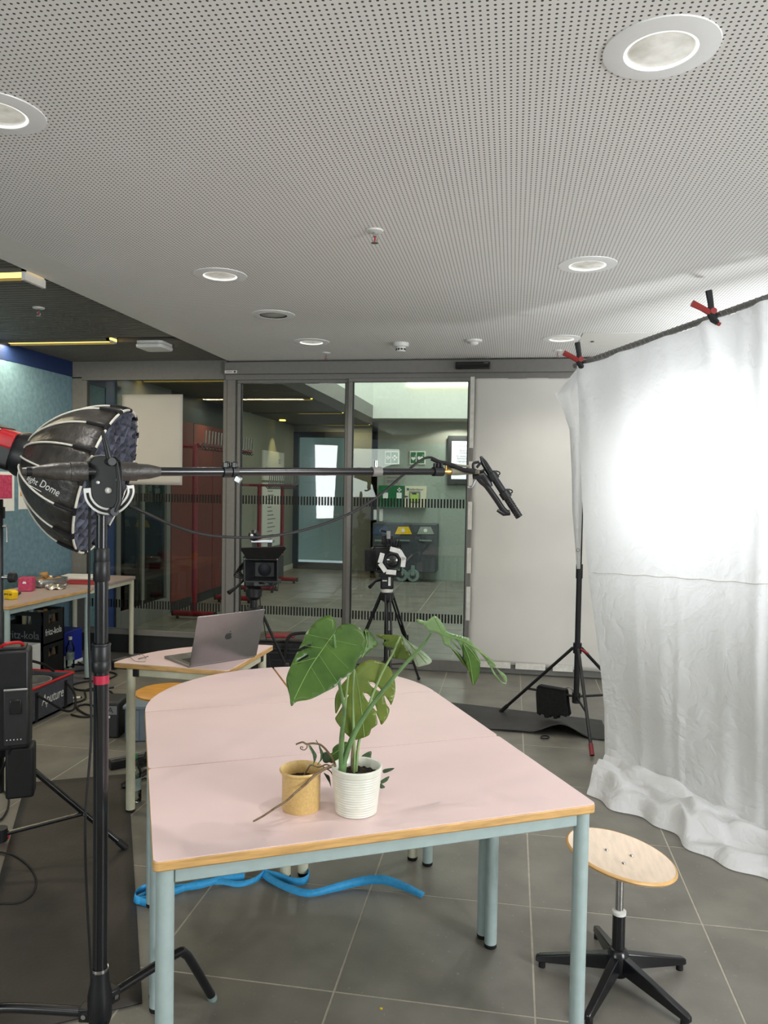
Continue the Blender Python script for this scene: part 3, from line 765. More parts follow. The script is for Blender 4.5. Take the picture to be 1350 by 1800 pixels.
c = py(714, 873, YW - 0.147); MB().prism([(-0.03, 0), (0.0, 0.025), (0.0, 0.01), (0.03, 0.01), (0.03, -0.01), (0, -0.01), (0, -0.025)], 0, 0.003, basis((0, -1, 0), (1, 0, 0)), (c.x, YW - 0.141, c.z)).build('arrow', 'text_dark', t)
t = thing('wall_display', 'wall display with a white text page beside the door frame', 'display', (-0.8, YW - 0.1, 1.5))
wbox(t, 'housing', 'frame_dark', 786, 766, 860, 852, 0.10, bevel=0.006); wbox(t, 'screen', 'screen_lit', 793, 776, 860, 842, 0.106)
def line(s, x, y, size):
    c = py(x, y, YW - 0.108); text(s, 'lettering', 'text_dark', (c.x, YW - 0.108, c.z), (1, 0, 0), (0, 0, 1), size, t, align='LEFT')
line('Ohne Luftdaten', 803, 784, 0.06); line('Bewertung', 808, 792, 0.045); line('Systeme', 808, 796, 0.045); line('Es bleibt so wie', 803, 802, 0.045); line('demnach & so', 803, 806, 0.045); line('Highlights', 803, 811, 0.04)
t = thing('hand_sanitiser', 'two white dispensers hanging under the green cabinet', 'dispenser', (-2.3, YW, 1.0))
wbox(t, 'bottle', 'white_plastic', 656, 896, 662, 914, 0.06, bevel=0.01); wbox(t, 'bottle', 'white_plastic', 666, 894, 673, 917, 0.06, bevel=0.01)
# recycling station: three lids on a dark cabinet on castors
t = thing('recycling_station', 'dark recycling cabinet with blue, yellow and grey lids on castors', 'recycling bin', (-1.7, 12.2, 0))
wbox(t, 'body', 'bin_grey', 654, 922, 768, 1003, 0.36, yy=12.55, bevel=0.01)
for cx, mt, lm in ((670, 'bin_blue', 'text_grey'), (709, 'yellow', 'text_white'), (748, 'lobby_green', 'text_white')):
    yy = 12.18; a = py(cx - 15, 939, yy); b_ = py(cx + 15, 939, yy); c = py(cx - 9, 926, yy); e = py(cx + 9, 926, yy)
    l = MB().add([a, b_, e, c, a + V((0, 0.012, 0)), b_ + V((0, 0.012, 0)), e + V((0, 0.012, 0)), c + V((0, 0.012, 0))], [(0, 1, 2, 3), (4, 7, 6, 5), (0, 4, 5, 1), (1, 5, 6, 2), (2, 6, 7, 3), (3, 7, 4, 0)]).build('lid', mt, t)
    k = py(cx, 932.5, yy); MB().lathe([(0.03, 0), (0.03, 0.008), (0.001, 0.008)], k - V((0, 0.001, 0)), 20, basis((0, -1, 0))).build('emblem', lm, l)
    a = py(cx - 11, 951, yy); b_ = py(cx + 11, 949, yy); MB().box2((a.x, yy - 0.02, a.z), (b_.x, yy, b_.z)).build('handle', 'wheel_grey', t)
for cx in (706, 726):
    c = py(cx, 1011, 12.2); w_ = MB().lathe([(0.018, -0.02), (0.095, -0.022), (0.105, -0.01), (0.105, 0.01), (0.095, 0.022), (0.018, 0.02)], (c.x, 12.2, 0.105), 28, basis((0, 1, 0))).build('castor', 'wheel_grey', t)
    MB().lathe([(0.05, -0.026), (0.05, 0.026)], (c.x, 12.2, 0.105), 20, basis((0, 1, 0))).build('hub', 'bin_grey', w_)
    MB().box2((c.x - 0.03, 12.16, 0.105), (c.x + 0.03, 12.24, 0.27)).build('fork', 'wheel_grey', w_)

# ================================================================== TABLES
TH = 0.7036
def rounded_quarter(R, r=0.012, n=22):
    pts = [(r, 0)]
    pts += [(R * cos(pi / 2 * k / n), R * sin(pi / 2 * k / n)) for k in range(n + 1)]
    pts += [(0, r)]
    return pts
def offset_in(pts, d):
    c = (sum(p[0] for p in pts) / len(pts), sum(p[1] for p in pts) / len(pts)); out = []
    for x, y in pts:
        v = V((c[0] - x, c[1] - y)); out.append((x + v.x / v.length * d, y + v.y / v.length * d))
    return out
def table_leg(t, x, y, mt, h=TH - 0.026, r=0.0205):
    l = MB().cyl((x, y, 0.012), (x, y, h), r, n=20).build('leg', mt, t)
    MB().lathe([(0.0, 0), (r * 0.9, 0), (r * 1.02, 0.004), (r * 1.02, 0.014), (0, 0.014)], (x, y, 0), 18).build('foot', 'black_rubber', l)
def rail(t, a, b, mt, h=0.036):
    a = V(a + (0,)); b = V(b + (0,)); d = (b - a); L = d.length; R = M.Rotation(atan2(d.y, d.x), 3, 'Z')
    MB().box(((a + b) / 2) + V((0, 0, TH - 0.026 - h / 2)), (L, 0.022, h), R).build('apron', mt, t, bevel=0.003)
def rect_table(w, d, label, loc, rz, mt='steel_blue', top='pink', edge='beech'):
    t = thing('school_table', label, 'table', loc, rz, 'school tables', world=False)
    o = rrect(0, 0, w, d, 0.014)
    MB().prism(o, TH - 0.026, TH - 0.001).build('table_top', edge, t, bevel=0.0045)
    MB().prism(rrect(0.0015, 0.0015, w - 0.0015, d - 0.0015, 0.013), TH - 0.0045, TH).build('laminate', top, t)
    e = 0.028
    for x, y in ((e, e), (w - e, e), (e, d - e), (w - e, d - e)): table_leg(t, x, y, mt)
    for a, b in (((e + .02, e), (w - e - .02, e)), ((e + .02, d - e), (w - e - .02, d - e)), ((e, e + .02), (e, d - e - .02)), ((w - e, e + .02), (w - e, d - e - .02))): rail(t, a, b, mt)
    return t
def quarter_table(R, label, loc, rz, mt='cream_metal'):
    t = thing('quarter_round_table', label, 'table', loc, rz, 'school tables', world=False)
    MB().prism(rounded_quarter(R), TH - 0.026, TH - 0.001).build('table_top', 'beech', t, bevel=0.0045)
    MB().prism(offset_in(rounded_quarter(R), 0.002), TH - 0.0045, TH).build('laminate', 'pink', t)
    e = 0.032
    for x, y in ((e, e), (R - 0.07, e), (e, R - 0.07)): table_leg(t, x, y, mt)
    rail(t, (e + .045, e), (R - 0.115, e), mt); rail(t, (e, e + .045), (e, R - 0.115), mt)
    for x, y in ((R - 0.10, e), (e, R - 0.10), (e + 0.03, e), (e, e + 0.03)):
        MB().box((x, y, TH - 0.026 - 0.02), (0.03, 0.03, 0.038)).build('corner_block', 'black', t, bevel=0.004)
    return t
YW1 = radians(27.62); O1 = V((-0.759, 1.548, 0)); U1 = V((cos(YW1), sin(YW1), 0)); V1 = V((-sin(YW1), cos(YW1), 0))
TW, TD = 1.1285, 0.5765
rect_table(TW, TD - 0.001, 'pink-topped rectangular table in front with two plant pots on it', O1, YW1)
rect_table(TW, TD - 0.001, 'pink-topped rectangular table between the front table and the rounded ones', O1 + V1 * (TD + 0.001), YW1)
CQ = O1 + U1 * (TW / 2) + V1 * (2 * TD + 0.002)
quarter_table(TW / 2 - 0.003, 'pink quarter-round table closing the left far end of the table group', CQ - U1 * 0.003, YW1 + pi / 2)
quarter_table(TW / 2 - 0.003, 'pink quarter-round table closing the right far end behind the plant', CQ + U1 * 0.003, YW1)
quarter_table(0.565, 'pink quarter-round table carrying the open laptop', (-1.228, 3.225, 0), radians(87.2))
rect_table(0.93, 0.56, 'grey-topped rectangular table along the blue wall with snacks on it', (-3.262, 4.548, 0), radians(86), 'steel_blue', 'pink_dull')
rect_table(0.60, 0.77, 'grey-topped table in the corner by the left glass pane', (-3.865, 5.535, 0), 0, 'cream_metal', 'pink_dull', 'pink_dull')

# ================================================================== STOOLS
def seat_prof(r): return [(0.001, -0.010), (r * 0.5, -0.006), (r * 0.9, 0.0), (r * 0.985, 0.0), (r, -0.006), (r * 0.985, -0.013), (r * 0.9, -0.015), (r * 0.5, -0.021), (0.001, -0.025)]
t = thing('wooden_stool', 'pale beech swivel stool with black five-star base at lower right', 'stool', (0.358, 2.432, 0), world=False)
R = M.Rotation(radians(10), 3, V((-0.10, 1, 0)).normalized())
st = MB().lathe([(0.001, -0.011)] + [(0.168 * k / 10, -0.011 * (1 - (k / 10) ** 2)) for k in range(1, 10)] + [(0.164, 0.0), (0.168, -0.006), (0.164, -0.013), (0.15, -0.0145), (0.08, -0.0215), (0.001, -0.0245)], (0.0, -0.008, 0.412), 56, R).build('seat', 'beech_seat', t)
MB().lathe([(0.158, -0.016), (0.167, -0.010), (0.1695, -0.006), (0.167, -0.0015), (0.163, 0.0005), (0.158, -0.004)], (0.0, -0.008, 0.412), 56, R, closed=True).build('seat_edge', 'beech', st)
for k in range(3):
    a = 2 * pi * k / 3 + 0.6; p = R @ V((0.045 * cos(a), 0.045 * sin(a), -0.0085)); MB().lathe([(0.006, 0.0005), (0.005, 0.003), (0.001, 0.0032)], p + V((0, -0.008, 0.412)), 12, R).build('screw', 'chrome', st)
MB().cyl((0, 0, 0.20), (0, 0, 0.392), 0.0125).build('spindle', 'chrome', t)
MB().lathe([(0.013, 0.218), (0.021, 0.218), (0.0215, 0.228), (0.013, 0.232)], n=24).build('collar', 'white_plastic', t)
MB().cyl((0, 0, 0.05), (0, 0, 0.22), 0.0195, n=24).build('column', 'black_metal', t)
MB().lathe([(0.001, 0.03), (0.03, 0.03), (0.034, 0.05), (0.034, 0.085), (0.028, 0.105), (0.0195, 0.112)], n=24).build('hub', 'black_metal', t)
for k in range(5):
    a = radians(27 + 72 * k); d = V((cos(a), sin(a), 0)); s = V((-sin(a), cos(a), 0)); vs = []
    for rr, w, z0, z1 in ((0.02, 0.017, 0.045, 0.095), (0.24, 0.012, 0.018, 0.040), (0.252, 0.009, 0.018, 0.034)):
        vs += [d * rr - s * w + V((0, 0, z0)), d * rr + s * w + V((0, 0, z0)), d * rr + s * w * 0.8 + V((0, 0, z1)), d * rr - s * w * 0.8 + V((0, 0, z1))]
    fs = [(0, 1, 2, 3), (11, 10, 9, 8)]
    for q in (0, 4):
        for e in range(4): fs.append((q + e, q + (e + 1) % 4, q + 4 + (e + 1) % 4, q + 4 + e))
    lg = MB().add(vs, fs).build('leg', 'black_metal', t, bevel=0.003)
    MB().cyl(d * 0.232 + V((0, 0, 0)), d * 0.232 + V((0, 0, 0.02)), 0.011, n=12).build('glide', 'black_rubber', lg)
t = thing('wooden_stool', 'orange-brown wooden stool half under the laptop table', 'stool', (-1.725, 3.69, 0), world=False)
MB().lathe([(0.001, -0.018), (0.15, -0.018), (0.168, -0.012), (0.168, -0.004), (0.16, 0.0), (0.001, -0.004)], (0, 0, 0.462), 48).build('seat', 'orange_wood', t)
MB().cyl((0, 0, 0.08), (0, 0, 0.444), 0.018).build('column', 'black_metal', t)
for k in range(5):
    a = radians(10 + 72 * k); MB().tube([(0, 0, 0.085), (0.12 * cos(a), 0.12 * sin(a), 0.06), (0.24 * cos(a), 0.24 * sin(a), 0.014)], 0.014, 8).build('leg', 'black_metal', t)

# ================================================================== LAPTOP, GLASSES, BOTTLE
h0 = V((-1.415, 3.231, TH)); hd_ = V((0.623, 0.782, 0)).normalized(); bd = V((-hd_.y, hd_.x, 0)); zz = V((0, 0, 1))
t = thing('laptop', 'open grey laptop with a dark fruit logo on its lid', 'laptop', h0)
LWd, LDp = 0.352, 0.244
def hexa(o, x, y, z, a, b, c):
    vs = [o + x * (i * a) + y * (j * b) + z * (k * c) for k in (0, 1) for j in (0, 1) for i in (0, 1)]
    return MB().add(vs, [(0, 2, 3, 1), (4, 5, 7, 6), (0, 1, 5, 4), (2, 6, 7, 3), (0, 4, 6, 2), (1, 3, 7, 5)])
base = hexa(h0 + bd * 0.004, hd_, bd, zz, LWd, LDp, 0.011).build('base', 'aluminium', t, bevel=0.003)
hexa(h0 + hd_ * 0.03 + bd * 0.03 + zz * 0.0105, hd_, bd, zz, LWd - 0.06, 0.105, 0.0012).build('keyboard', 'key_black', base)
hexa(h0 + hd_ * 0.10 + bd * 0.145 + zz * 0.0105, hd_, bd, zz, LWd - 0.20, 0.085, 0.001).build('trackpad', 'silver', base, bevel=0.0004)
tl_ = radians(17); ld = zz * cos(tl_) - bd * sin(tl_); ln = hd_.cross(ld)
lid = hexa(h0 + zz * 0.010, hd_, ld, -ln * 1.0, LWd, LDp, -0.005).build('lid', 'aluminium', t, bevel=0.0022)
hexa(h0 + zz * 0.010 + hd_ * 0.006 + ld * 0.012 - ln * 0.0008, hd_, ld, -ln, LWd - 0.012, LDp - 0.018, 0.0006).build('screen', 'screen_black', lid)
pts = []
for k in range(40):
    a = 2 * pi * k / 40; r = 0.0165 * (1 + 0.10 * abs(cos(a)) - 0.16 * max(0, sin(a)) ** 8 - 0.08 * max(0, -sin(a)) ** 12)
    x, y = r * cos(a), r * sin(a) * 1.02
    if (x - 0.0195) ** 2 + (y - 0.0035) ** 2 < 0.0085 ** 2:
        d = V((x - 0.0195, y - 0.0035)).normalized() * 0.0085; x, y = 0.0195 + d.x, 0.0035 + d.y
    pts.append((x, y))
LC = h0 + zz * 0.010 + hd_ * (LWd / 2) + ld * (LDp * 0.52)
Rl = M((hd_, ld, ln)).transposed()
side = 1 if ln.dot(CAM - LC) > 0 else -1
LO = LC + ln * (0.0052 if side > 0 else -0.0052)
lg = MB().prism(pts, -0.0004, 0.0004, Rl, LO).build('logo', 'text_dark', lid)
MB().prism([(0.001, 0.019), (0.004, 0.0245), (0.009, 0.027), (0.0075, 0.022), (0.004, 0.0192)], -0.0004, 0.0004, Rl, LO).build('logo_leaf', 'text_dark', lid)
t = thing('wire_glasses', 'thin wire spectacles lying on the laptop table', 'glasses', pz(240, 1155, TH))
for cx, cy in ((232, 1152), (252, 1156)):
    c = pz(cx, cy, TH + 0.008); MB().tube([c + V((0.024 * cos(a * pi / 9), 0.020 * sin(a * pi / 9), 0.006 * cos(a * pi / 9))) for a in range(19)], 0.0011, 6).build('rim', 'black_metal', t)
MB().tube([pz(240, 1150, TH + 0.010), pz(243, 1148, TH + 0.014), pz(246, 1152, TH + 0.010)], 0.001, 6).build('bridge', 'black_metal', t)
MB().tube(cr([pz(226, 1152, TH + 0.01), pz(238, 1162, TH + 0.004), pz(256, 1163, TH + 0.0015)]), 0.001, 6).build('temple', 'black_metal', t)
MB().tube(cr([pz(257, 1158, TH + 0.01), pz(248, 1150, TH + 0.006), pz(225, 1156, TH + 0.0015)]), 0.001, 6).build('temple', 'black_metal', t)
def bottle(t, c, h=0.235, r=0.034, glass='bottle_glass', cap='cap_green', label=True):
    k = h / 0.235
    MB().lathe([(0.001, 0.004), (r * 0.7, 0.0), (r, 0.008), (r, 0.055 * k), (r * 0.94, 0.062 * k), (r * 0.94, 0.125 * k), (r, 0.132 * k), (r * 0.95, 0.155 * k), (r * 0.6, 0.185 * k), (0.0125, 0.205 * k), (0.0125, 0.218 * k)], c, 28).build('body', glass, t)
    MB().lathe([(0.0145, 0.212 * k), (0.0150, 0.214 * k), (0.0150, 0.232 * k), (0.0135, 0.235 * k), (0.001, 0.235 * k)], c, 20).build('cap', cap, t)
    if label: MB().lathe([(r * 0.955, 0.064 * k), (r * 0.955, 0.123 * k)], c, 28, closed=True).build('label', 'label_green', t)
t = thing('water_bottle', 'clear water bottle with green cap standing on the floor by the cream leg', 'bottle', (-1.756, 3.384, 0)); bottle(t, (-1.756, 3.384, 0))

# ================================================================== BOOM STAND, BOOM POLE, MICROPHONE
B0 = pd(177, 1400, 1.95); BX, BY = B0.x, B0.y
def bz(y): return pd(176, y, 1.95).z
t = thing('boom_stand', 'tall black turtle-base stand in the left foreground holding the boom pole', 'stand', (BX, BY, 0))
MB().cyl((BX, BY, bz(1712)), (BX, BY, bz(1165)), 0.0185, n=20).build('lower_column', 'black_metal', t)
MB().cyl((BX, BY, bz(1170)), (BX, BY, bz(1000)), 0.0165, n=20).build('middle_column', 'black_metal', t)
MB().cyl((BX, BY, bz(1010)), (BX, BY, bz(900)), 0.0135, n=20).build('upper_column', 'black_metal', t)
for ya, yb, r in ((1178, 1128, 0.0225), (1178, 1158, 0.0238), (1134, 1128, 0.0238), (1020, 985, 0.0205), (990, 962, 0.0190)):
    MB().lathe([(r * 0.9, bz(ya)), (r, bz(ya) + 0.003), (r, bz(yb) - 0.003), (r * 0.9, bz(yb))], (BX, BY, 0), 24).build('collar', 'black', t)
MB().lathe([(0.0190, bz(1199)), (0.0193, bz(1199)), (0.0193, bz(1184)), (0.0190, bz(1184))], (BX, BY, 0), 24, closed=True).build('tape_band', 'red_tape', t)
MB().lathe([(0.0192, bz(1712)), (0.021, bz(1712)), (0.021, bz(1706)), (0.0192, bz(1706))], (BX, BY, 0), 24, closed=True).build('ring', 'chrome', t)
zb_ = bz(1768)
MB().lathe([(0.001, zb_ - 0.06), (0.024, zb_ - 0.06), (0.030, zb_ - 0.04), (0.030, zb_ + 0.02), (0.024, zb_ + 0.05), (0.023, bz(1712))], (BX, BY, 0), 24).build('base_casting', 'black', t, angle=60)
ft = pz(374, 1757, 0.0); dirs = V((ft.x - BX, ft.y - BY, 0)); d0 = dirs.normalized()
for k, an in enumerate((0, 125, -118)):
    d = M.Rotation(radians(an), 3, 'Z') @ d0; c = V((BX, BY, 0)); L = dirs.length
    hz = zb_ + (0.0, -0.03, -0.06)[k]
    pts = [c + d * 0.03 + zz * hz, c + d * (L * 0.62) + zz * (hz + 0.005), c + d * (L * 0.72) + zz * (hz - 0.01), c + d * (L * 0.80) + zz * (hz * 0.72), c + d * (L * 0.99) + zz * 0.012]
    lg = MB().tube(cr(pts, 6), 0.0125, 12).build('leg', 'black_metal', t)
    e = c + d * L; MB().cyl((e.x, e.y, 0.0), (e.x - d.x * 0.006, e.y - d.y * 0.006, 0.016), 0.014, n=14).build('foot_cap', 'wheel_grey', lg)
    MB().box(c + d * 0.035 + zz * hz, (0.03, 0.034, 0.036), M.Rotation(atan2(d.y, d.x), 3, 'Z')).build('clevis', 'black', lg, bevel=0.004)
    MB().cyl(c + d * 0.035 + zz * hz + V((-d.y, d.x, 0)) * 0.021, c + d * 0.035 + zz * hz - V((-d.y, d.x, 0)) * 0.021, 0.006, n=10).build('bolt', 'chrome', lg)
BA = pd(187, 829, 1.93); BE = pd(790, 829, 2.55); bdir = (BE - BA).normalized(); bn = bdir.cross(zz).normalized()   # bn towards the camera side
if bn.dot(CAM - BA) < 0: bn = -bn
# grip head: black plate, white curved slot bracket, two levers
def HP(x, y, off=0.03): return pd(x, y, 1.93) + bn * off
def plate(t, name, mt, pts, th, off=0.03, **k):
    f = [HP(x, y, off) for x, y in pts]; b_ = [p - bn * th for p in f]; n = len(pts)
    return MB().add(f + b_, [tuple(range(n)), tuple(range(2 * n - 1, n - 1, -1))] + [(i, i + n, (i + 1) % n + n, (i + 1) % n) for i in range(n)]).build(name, mt, t, **k)
hd1 = plate(t, 'grip_head', 'black', [(152, 812), (160, 803), (172, 800), (198, 802), (208, 812), (211, 845), (212, 870), (206, 888), (192, 897), (172, 896), (160, 886), (155, 866)], 0.05, 0.03, bevel=0.003)
arc = [(143, 868), (142, 858), (149, 853), (157, 858), (163, 874), (172, 884), (186, 888), (200, 884), (210, 874), (214, 855), (220, 848), (229, 850), (232, 862), (228, 878), (216, 894), (200, 902), (185, 904), (168, 901), (152, 888)]
f = cr([HP(x, y, 0.036) for x, y in ((147, 858), (150, 876), (162, 891), (180, 898), (200, 895), (215, 882), (223, 866), (222, 853))], 6)
wa, wb = [], []
for i, p in enumerate(f):
    tg = (f[min(i + 1, len(f) - 1)] - f[max(0, i - 1)]).normalized(); s = tg.cross(bn).normalized() * 0.0085; wa.append(p + s); wb.append(p - s)
vs = wa + wb + [p - bn * 0.004 for p in wa] + [p - bn * 0.004 for p in wb]; n = len(f); fs = []
for i in range(n - 1): fs += [(i, i + 1, n + i + 1, n + i), (2 * n + i, 3 * n + i, 3 * n + i + 1, 2 * n + i + 1), (i, 2 * n + i, 2 * n + i + 1, i + 1), (n + i, n + i + 1, 3 * n + i + 1, 3 * n + i)]
fs += [(0, n, 3 * n, 2 * n), (n - 1, 3 * n - 1, 4 * n - 1, 2 * n - 1)]
br = MB().add(vs, fs).build('slot_bracket', 'white_plastic', t)
MB().tube(f[3:-3], 0.0035, 8).build('slot', 'black', br)
for x, y, r in ((185.5, 862, 0.0085), (167, 848, 0.0045), (202, 843.5, 0.0045)):
    MB().cyl(HP(x, y, 0.028), HP(x, y, 0.036), r, r * 0.7, n=16).build('bolt', 'white_plastic', hd1)
MB().tube([HP(186, 812, 0.04), HP(178, 785, 0.05), HP(171, 760, 0.052)], 0.006, 10, rs=[0.0085, 0.007, 0.0045]).build('lever', 'black', t)
MB().cyl(HP(186, 812, 0.02), HP(186, 812, 0.06), 0.010, n=14).build('lever_boss', 'black', t)
MB().tube([HP(196, 812, 0.045), HP(201, 850, 0.048), HP(200, 880, 0.05), HP(192, 898, 0.05)], 0.006, 10, rs=[0.004, 0.0065, 0.0075, 0.008]).build('lever', 'black', t)
MB().cyl(HP(191, 898, 0.02), HP(191, 898, 0.058), 0.0105, n=14).build('lever_boss', 'black', t)
MB().cyl((BX, BY, bz(905)), (BX, BY, bz(880)), 0.017, n=16).build('spigot', 'black', t)

t = thing('boom_pole', 'long black horizontal boom pole reaching from the stand to the microphone', 'boom pole', BA)
BL = BA - bdir * 0.185
def bp(x): # point on the pole for a picture column
    d = ray(x, 829); n = UP.cross(d)   # plane through column
    n2 = (ray(x, 829)).cross(UP); den = bdir.dot(n2); return BA + bdir * (((CAM - BA).dot(n2)) / den)
MB().cyl(BL, bp(660), 0.0118, n=16).build('pole_section', 'black_metal', t)
MB().cyl(bp(655), bp(775), 0.0108, n=16).build('pole_section', 'black_metal', t)
MB().tube([BL - bdir * 0.01, BL + bdir * 0.02, bp(95), bp(122), bp(123), bp(152)], 0.02, 14, rs=[0.009, 0.013, 0.021, 0.022, 0.024, 0.024]).build('tape_sleeve', 'olive_tape', t).data.materials[0] = MATS['black_nylon']
MB().tube([bp(205), bp(240), bp(241), bp(262), bp(281)], 0.02, 14, rs=[0.024, 0.024, 0.021, 0.019, 0.0125]).build('tape_sleeve', 'black_nylon', t)
c1 = bp(399)
MB().cyl(c1 - bdir * 0.012, c1 + bdir * 0.010, 0.0165, n=14).build('clutch', 'black', t)
MB().cyl(c1 + bdir * 0.014, c1 + bdir * 0.030, 0.0165, n=14).build('clutch', 'black', t)
for o in (-0.004, 0.02): MB().box(c1 + bdir * o + zz * 0.018 + bn * 0.006, (0.018, 0.016, 0.02)).build('clutch_knob', 'black_metal', t, bevel=0.004)
MB().box(c1 + bdir * 0.028 - zz * 0.022 + bn * 0.01, (0.022, 0.006, 0.02), M.Rotation(0.5, 3, 'Y')).build('clutch_lever', 'silver', t, bevel=0.003)
c2 = bp(661); MB().cyl(c2 - bdir * 0.017, c2 + bdir * 0.017, 0.0155, n=16).build('clutch', 'frame_grey', t)
MB().cyl(c2 + zz * 0.012, c2 + zz * 0.034, 0.006, n=12).build('clutch_knob', 'chrome', t)
c3 = bp(770); MB().cyl(c3 - bdir * 0.02, c3 + bdir * 0.018, 0.0155, n=16).build('clutch', 'black', t)
for k in range(3): MB().box(c3 + bdir * (-0.014 + 0.014 * k) + zz * 0.02, (0.010, 0.02, 0.016)).build('clutch_knob', 'black', t, bevel=0.003)
BE2 = bp(838)
MB().tube([bp(776), bp(785), bp(787), bp(792)], 0.01, 12, rs=[0.007, 0.008, 0.010, 0.010]).build('thread', 'brass', t)
MB().cyl(bp(784) + zz * 0.006, bp(784) + zz * 0.028, 0.004, 0.0015, n=8).build('wing', 'brass', t)
MB().tube([bp(791), bp(805), bp(825), pd(842, 830, 2.58)], 0.01, 12, rs=[0.0125, 0.0125, 0.010, 0.006]).build('adapter', 'olive_tape', t)

MD = 2.60
def mp_(x, y, o=0.0): return pd(x, y, MD + o)
t = thing('shotgun_microphone', 'black shotgun microphone with pistol grip hanging from the boom tip', 'microphone', mp_(850, 840))
MB().tube([mp_(845, 802), mp_(851, 814), mp_(862, 832), mp_(868, 845)], 0.01, 10, rs=[0.004, 0.011, 0.012, 0.012]).build('connector', 'black_metal', t)
mb_ = MB().cyl(mp_(862, 830), mp_(890, 873), 0.0125, n=16).build('body', 'black', t)
MB().cyl(mp_(889, 872), mp_(913, 909), 0.0125, n=16).build('interference_tube', 'black_metal', t)
for k in range(9):
    a, b_ = V((892, 876)), V((911, 906)); q = a.lerp(b_, k / 8); q2 = a.lerp(b_, k / 8 + 0.035)
    MB().cyl(mp_(q.x, q.y), mp_(q2.x, q2.y), 0.0133, n=16).build('slot_ring', 'black_rubber', t)
MB().tube(cr([mp_(838, 835), mp_(846, 846), mp_(856, 855), mp_(872, 877), mp_(884, 895), mp_(892, 902)]), 0.01, 10, rs=None).build('mount_rail', 'black', t)
MB().tube([mp_(831, 838), mp_(848, 836), mp_(858, 850), mp_(863, 856)], 0.01, 10, rs=[0.009, 0.016, 0.014, 0.008]).build('grip_joint', 'black', t)
MB().tube([mp_(896, 901), mp_(885, 903), mp_(874, 897)], 0.006, 8, rs=[0.010, 0.008, 0.005]).build('grip_foot', 'black', t)
for x, y in ((866, 836), (888, 868)):
    MB().tube([mp_(x + 16 * cos(a) * (1 if a > -9 else 1) * 0.5 + 5, y - 4 + 4 * sin(a)) for a in [k * pi / 5 for k in range(11)]], 0.0025, 6).build('shock_band', 'black_rubber', t)
    MB().cyl(mp_(x - 3, y - 4), mp_(x + 4, y + 7), 0.0185, n=14).build('clip', 'black', t)
MB().tube(cr([mp_(835, 845), mp_(829, 856), mp_(822, 857)]), 0.004, 8).build('hook', 'silver', t)
MB().tube(cr([mp_(842, 812), mp_(832, 815), mp_(834, 826), mp_(848, 828), mp_(856, 818), mp_(846, 814), mp_(838, 822)]), 0.0045, 8).build('cable_knot', 'black_rubber', t)

def cable(name, label, pts, r, mt='black_rubber', cat='cable', n=8, grp=None):
    o = MB().tube(cr(pts, 8), r, n).build(name, mt); return tag(o, label, cat, grp)
cable('microphone_cable', 'grey cable sagging under the boom pole from stand to microphone', [pd(206, 883, 1.97), pd(245, 897, 1.98), pd(300, 922, 2.05), pd(350, 938, 2.12), pd(400, 944, 2.18), pd(470, 943, 2.25), pd(540, 930, 2.32), pd(610, 905, 2.38), pd(665, 872, 2.44), pd(705, 838, 2.48), pd(735, 812, 2.52), pd(755, 804, 2.53), pd(775, 812, 2.53), pd(800, 822, 2.56), pd(836, 826, 2.585)], 0.0042)
cable('hanging_cable', 'black cable running down along the boom stand column', [pd(161, 806, 1.915), pd(158, 860, 1.91), pd(157, 1000, 1.915), pd(156, 1100, 1.92), pd(159, 1200, 1.915), pd(160, 1300, 1.91), pd(151, 1420, 1.90), pd(150, 1500, 1.90), pd(154, 1600, 1.91), pd(161, 1720, 1.93)], 0.0032)
t = thing('mic_clip', 'short dark strap tied to the boom tip with a brown tape piece', 'strap', mp_(790, 815))
MB().tube(cr([pd(758, 806, 2.53), pd(772, 812, 2.53), pd(790, 816, 2.545), pd(815, 826, 2.56), pd(834, 830, 2.57)]), 0.007, 8).build('strap', 'black_cloth', t)
MB().tube(cr([pd(786, 814, 2.55), pd(805, 818, 2.555), pd(826, 820, 2.565)]), 0.004, 8).build('strap', 'olive_tape', t)

# ================================================================== DOME SOFTBOX WITH LAMP HEAD AND ITS STAND
SD = 2.9
SCN = pd(187, 846, SD)
tow = (CAM - SCN).normalized(); right = (RT - tow * RT.dot(tow)).normalized(); upv = tow.cross(right)
ax = (0.955 * (0.945 * right - 0.325 * upv) + 0.27 * tow).normalized()
RIM, DEPTH = 0.283, 0.295
e1 = (upv - ax * upv.dot(ax)).normalized(); e2 = ax.cross(e1)
NS = 16
def dome(phi, tt):  # tt 0 at the lamp ring, 1 at the rim
    r = 0.075 + (RIM - 0.075) * (sin(tt * pi / 2) ** 0.92)
    h = DEPTH * (1 - tt) if tt > 0.0 else DEPTH
    h = DEPTH * (1 - tt ** 1.25)
    return SCN - ax * h + (e1 * cos(phi) + e2 * sin(phi)) * r
sb = thing('softbox', 'black dome softbox with white piping and fabric grid', 'softbox', SCN)
NT = 12
for k in range(NS):
    def fn(u, v, k=k):
        ph = 2 * pi * (k + u) / NS; p = dome(ph, v)
        # flat panels between the ribs, slightly sagging
        a = dome(2 * pi * k / NS, v); b_ = dome(2 * pi * (k + 1) / NS, v); q = a.lerp(b_, u)
        s = sin(pi * u); return p.lerp(q, 0.9) + (SCN - ax * DEPTH * 0.5 - q).normalized() * (0.006 * s * sin(pi * v))
    MB().grid(fn, 4, NT).build('panel', 'black_nylon', sb, solid=0.0015)
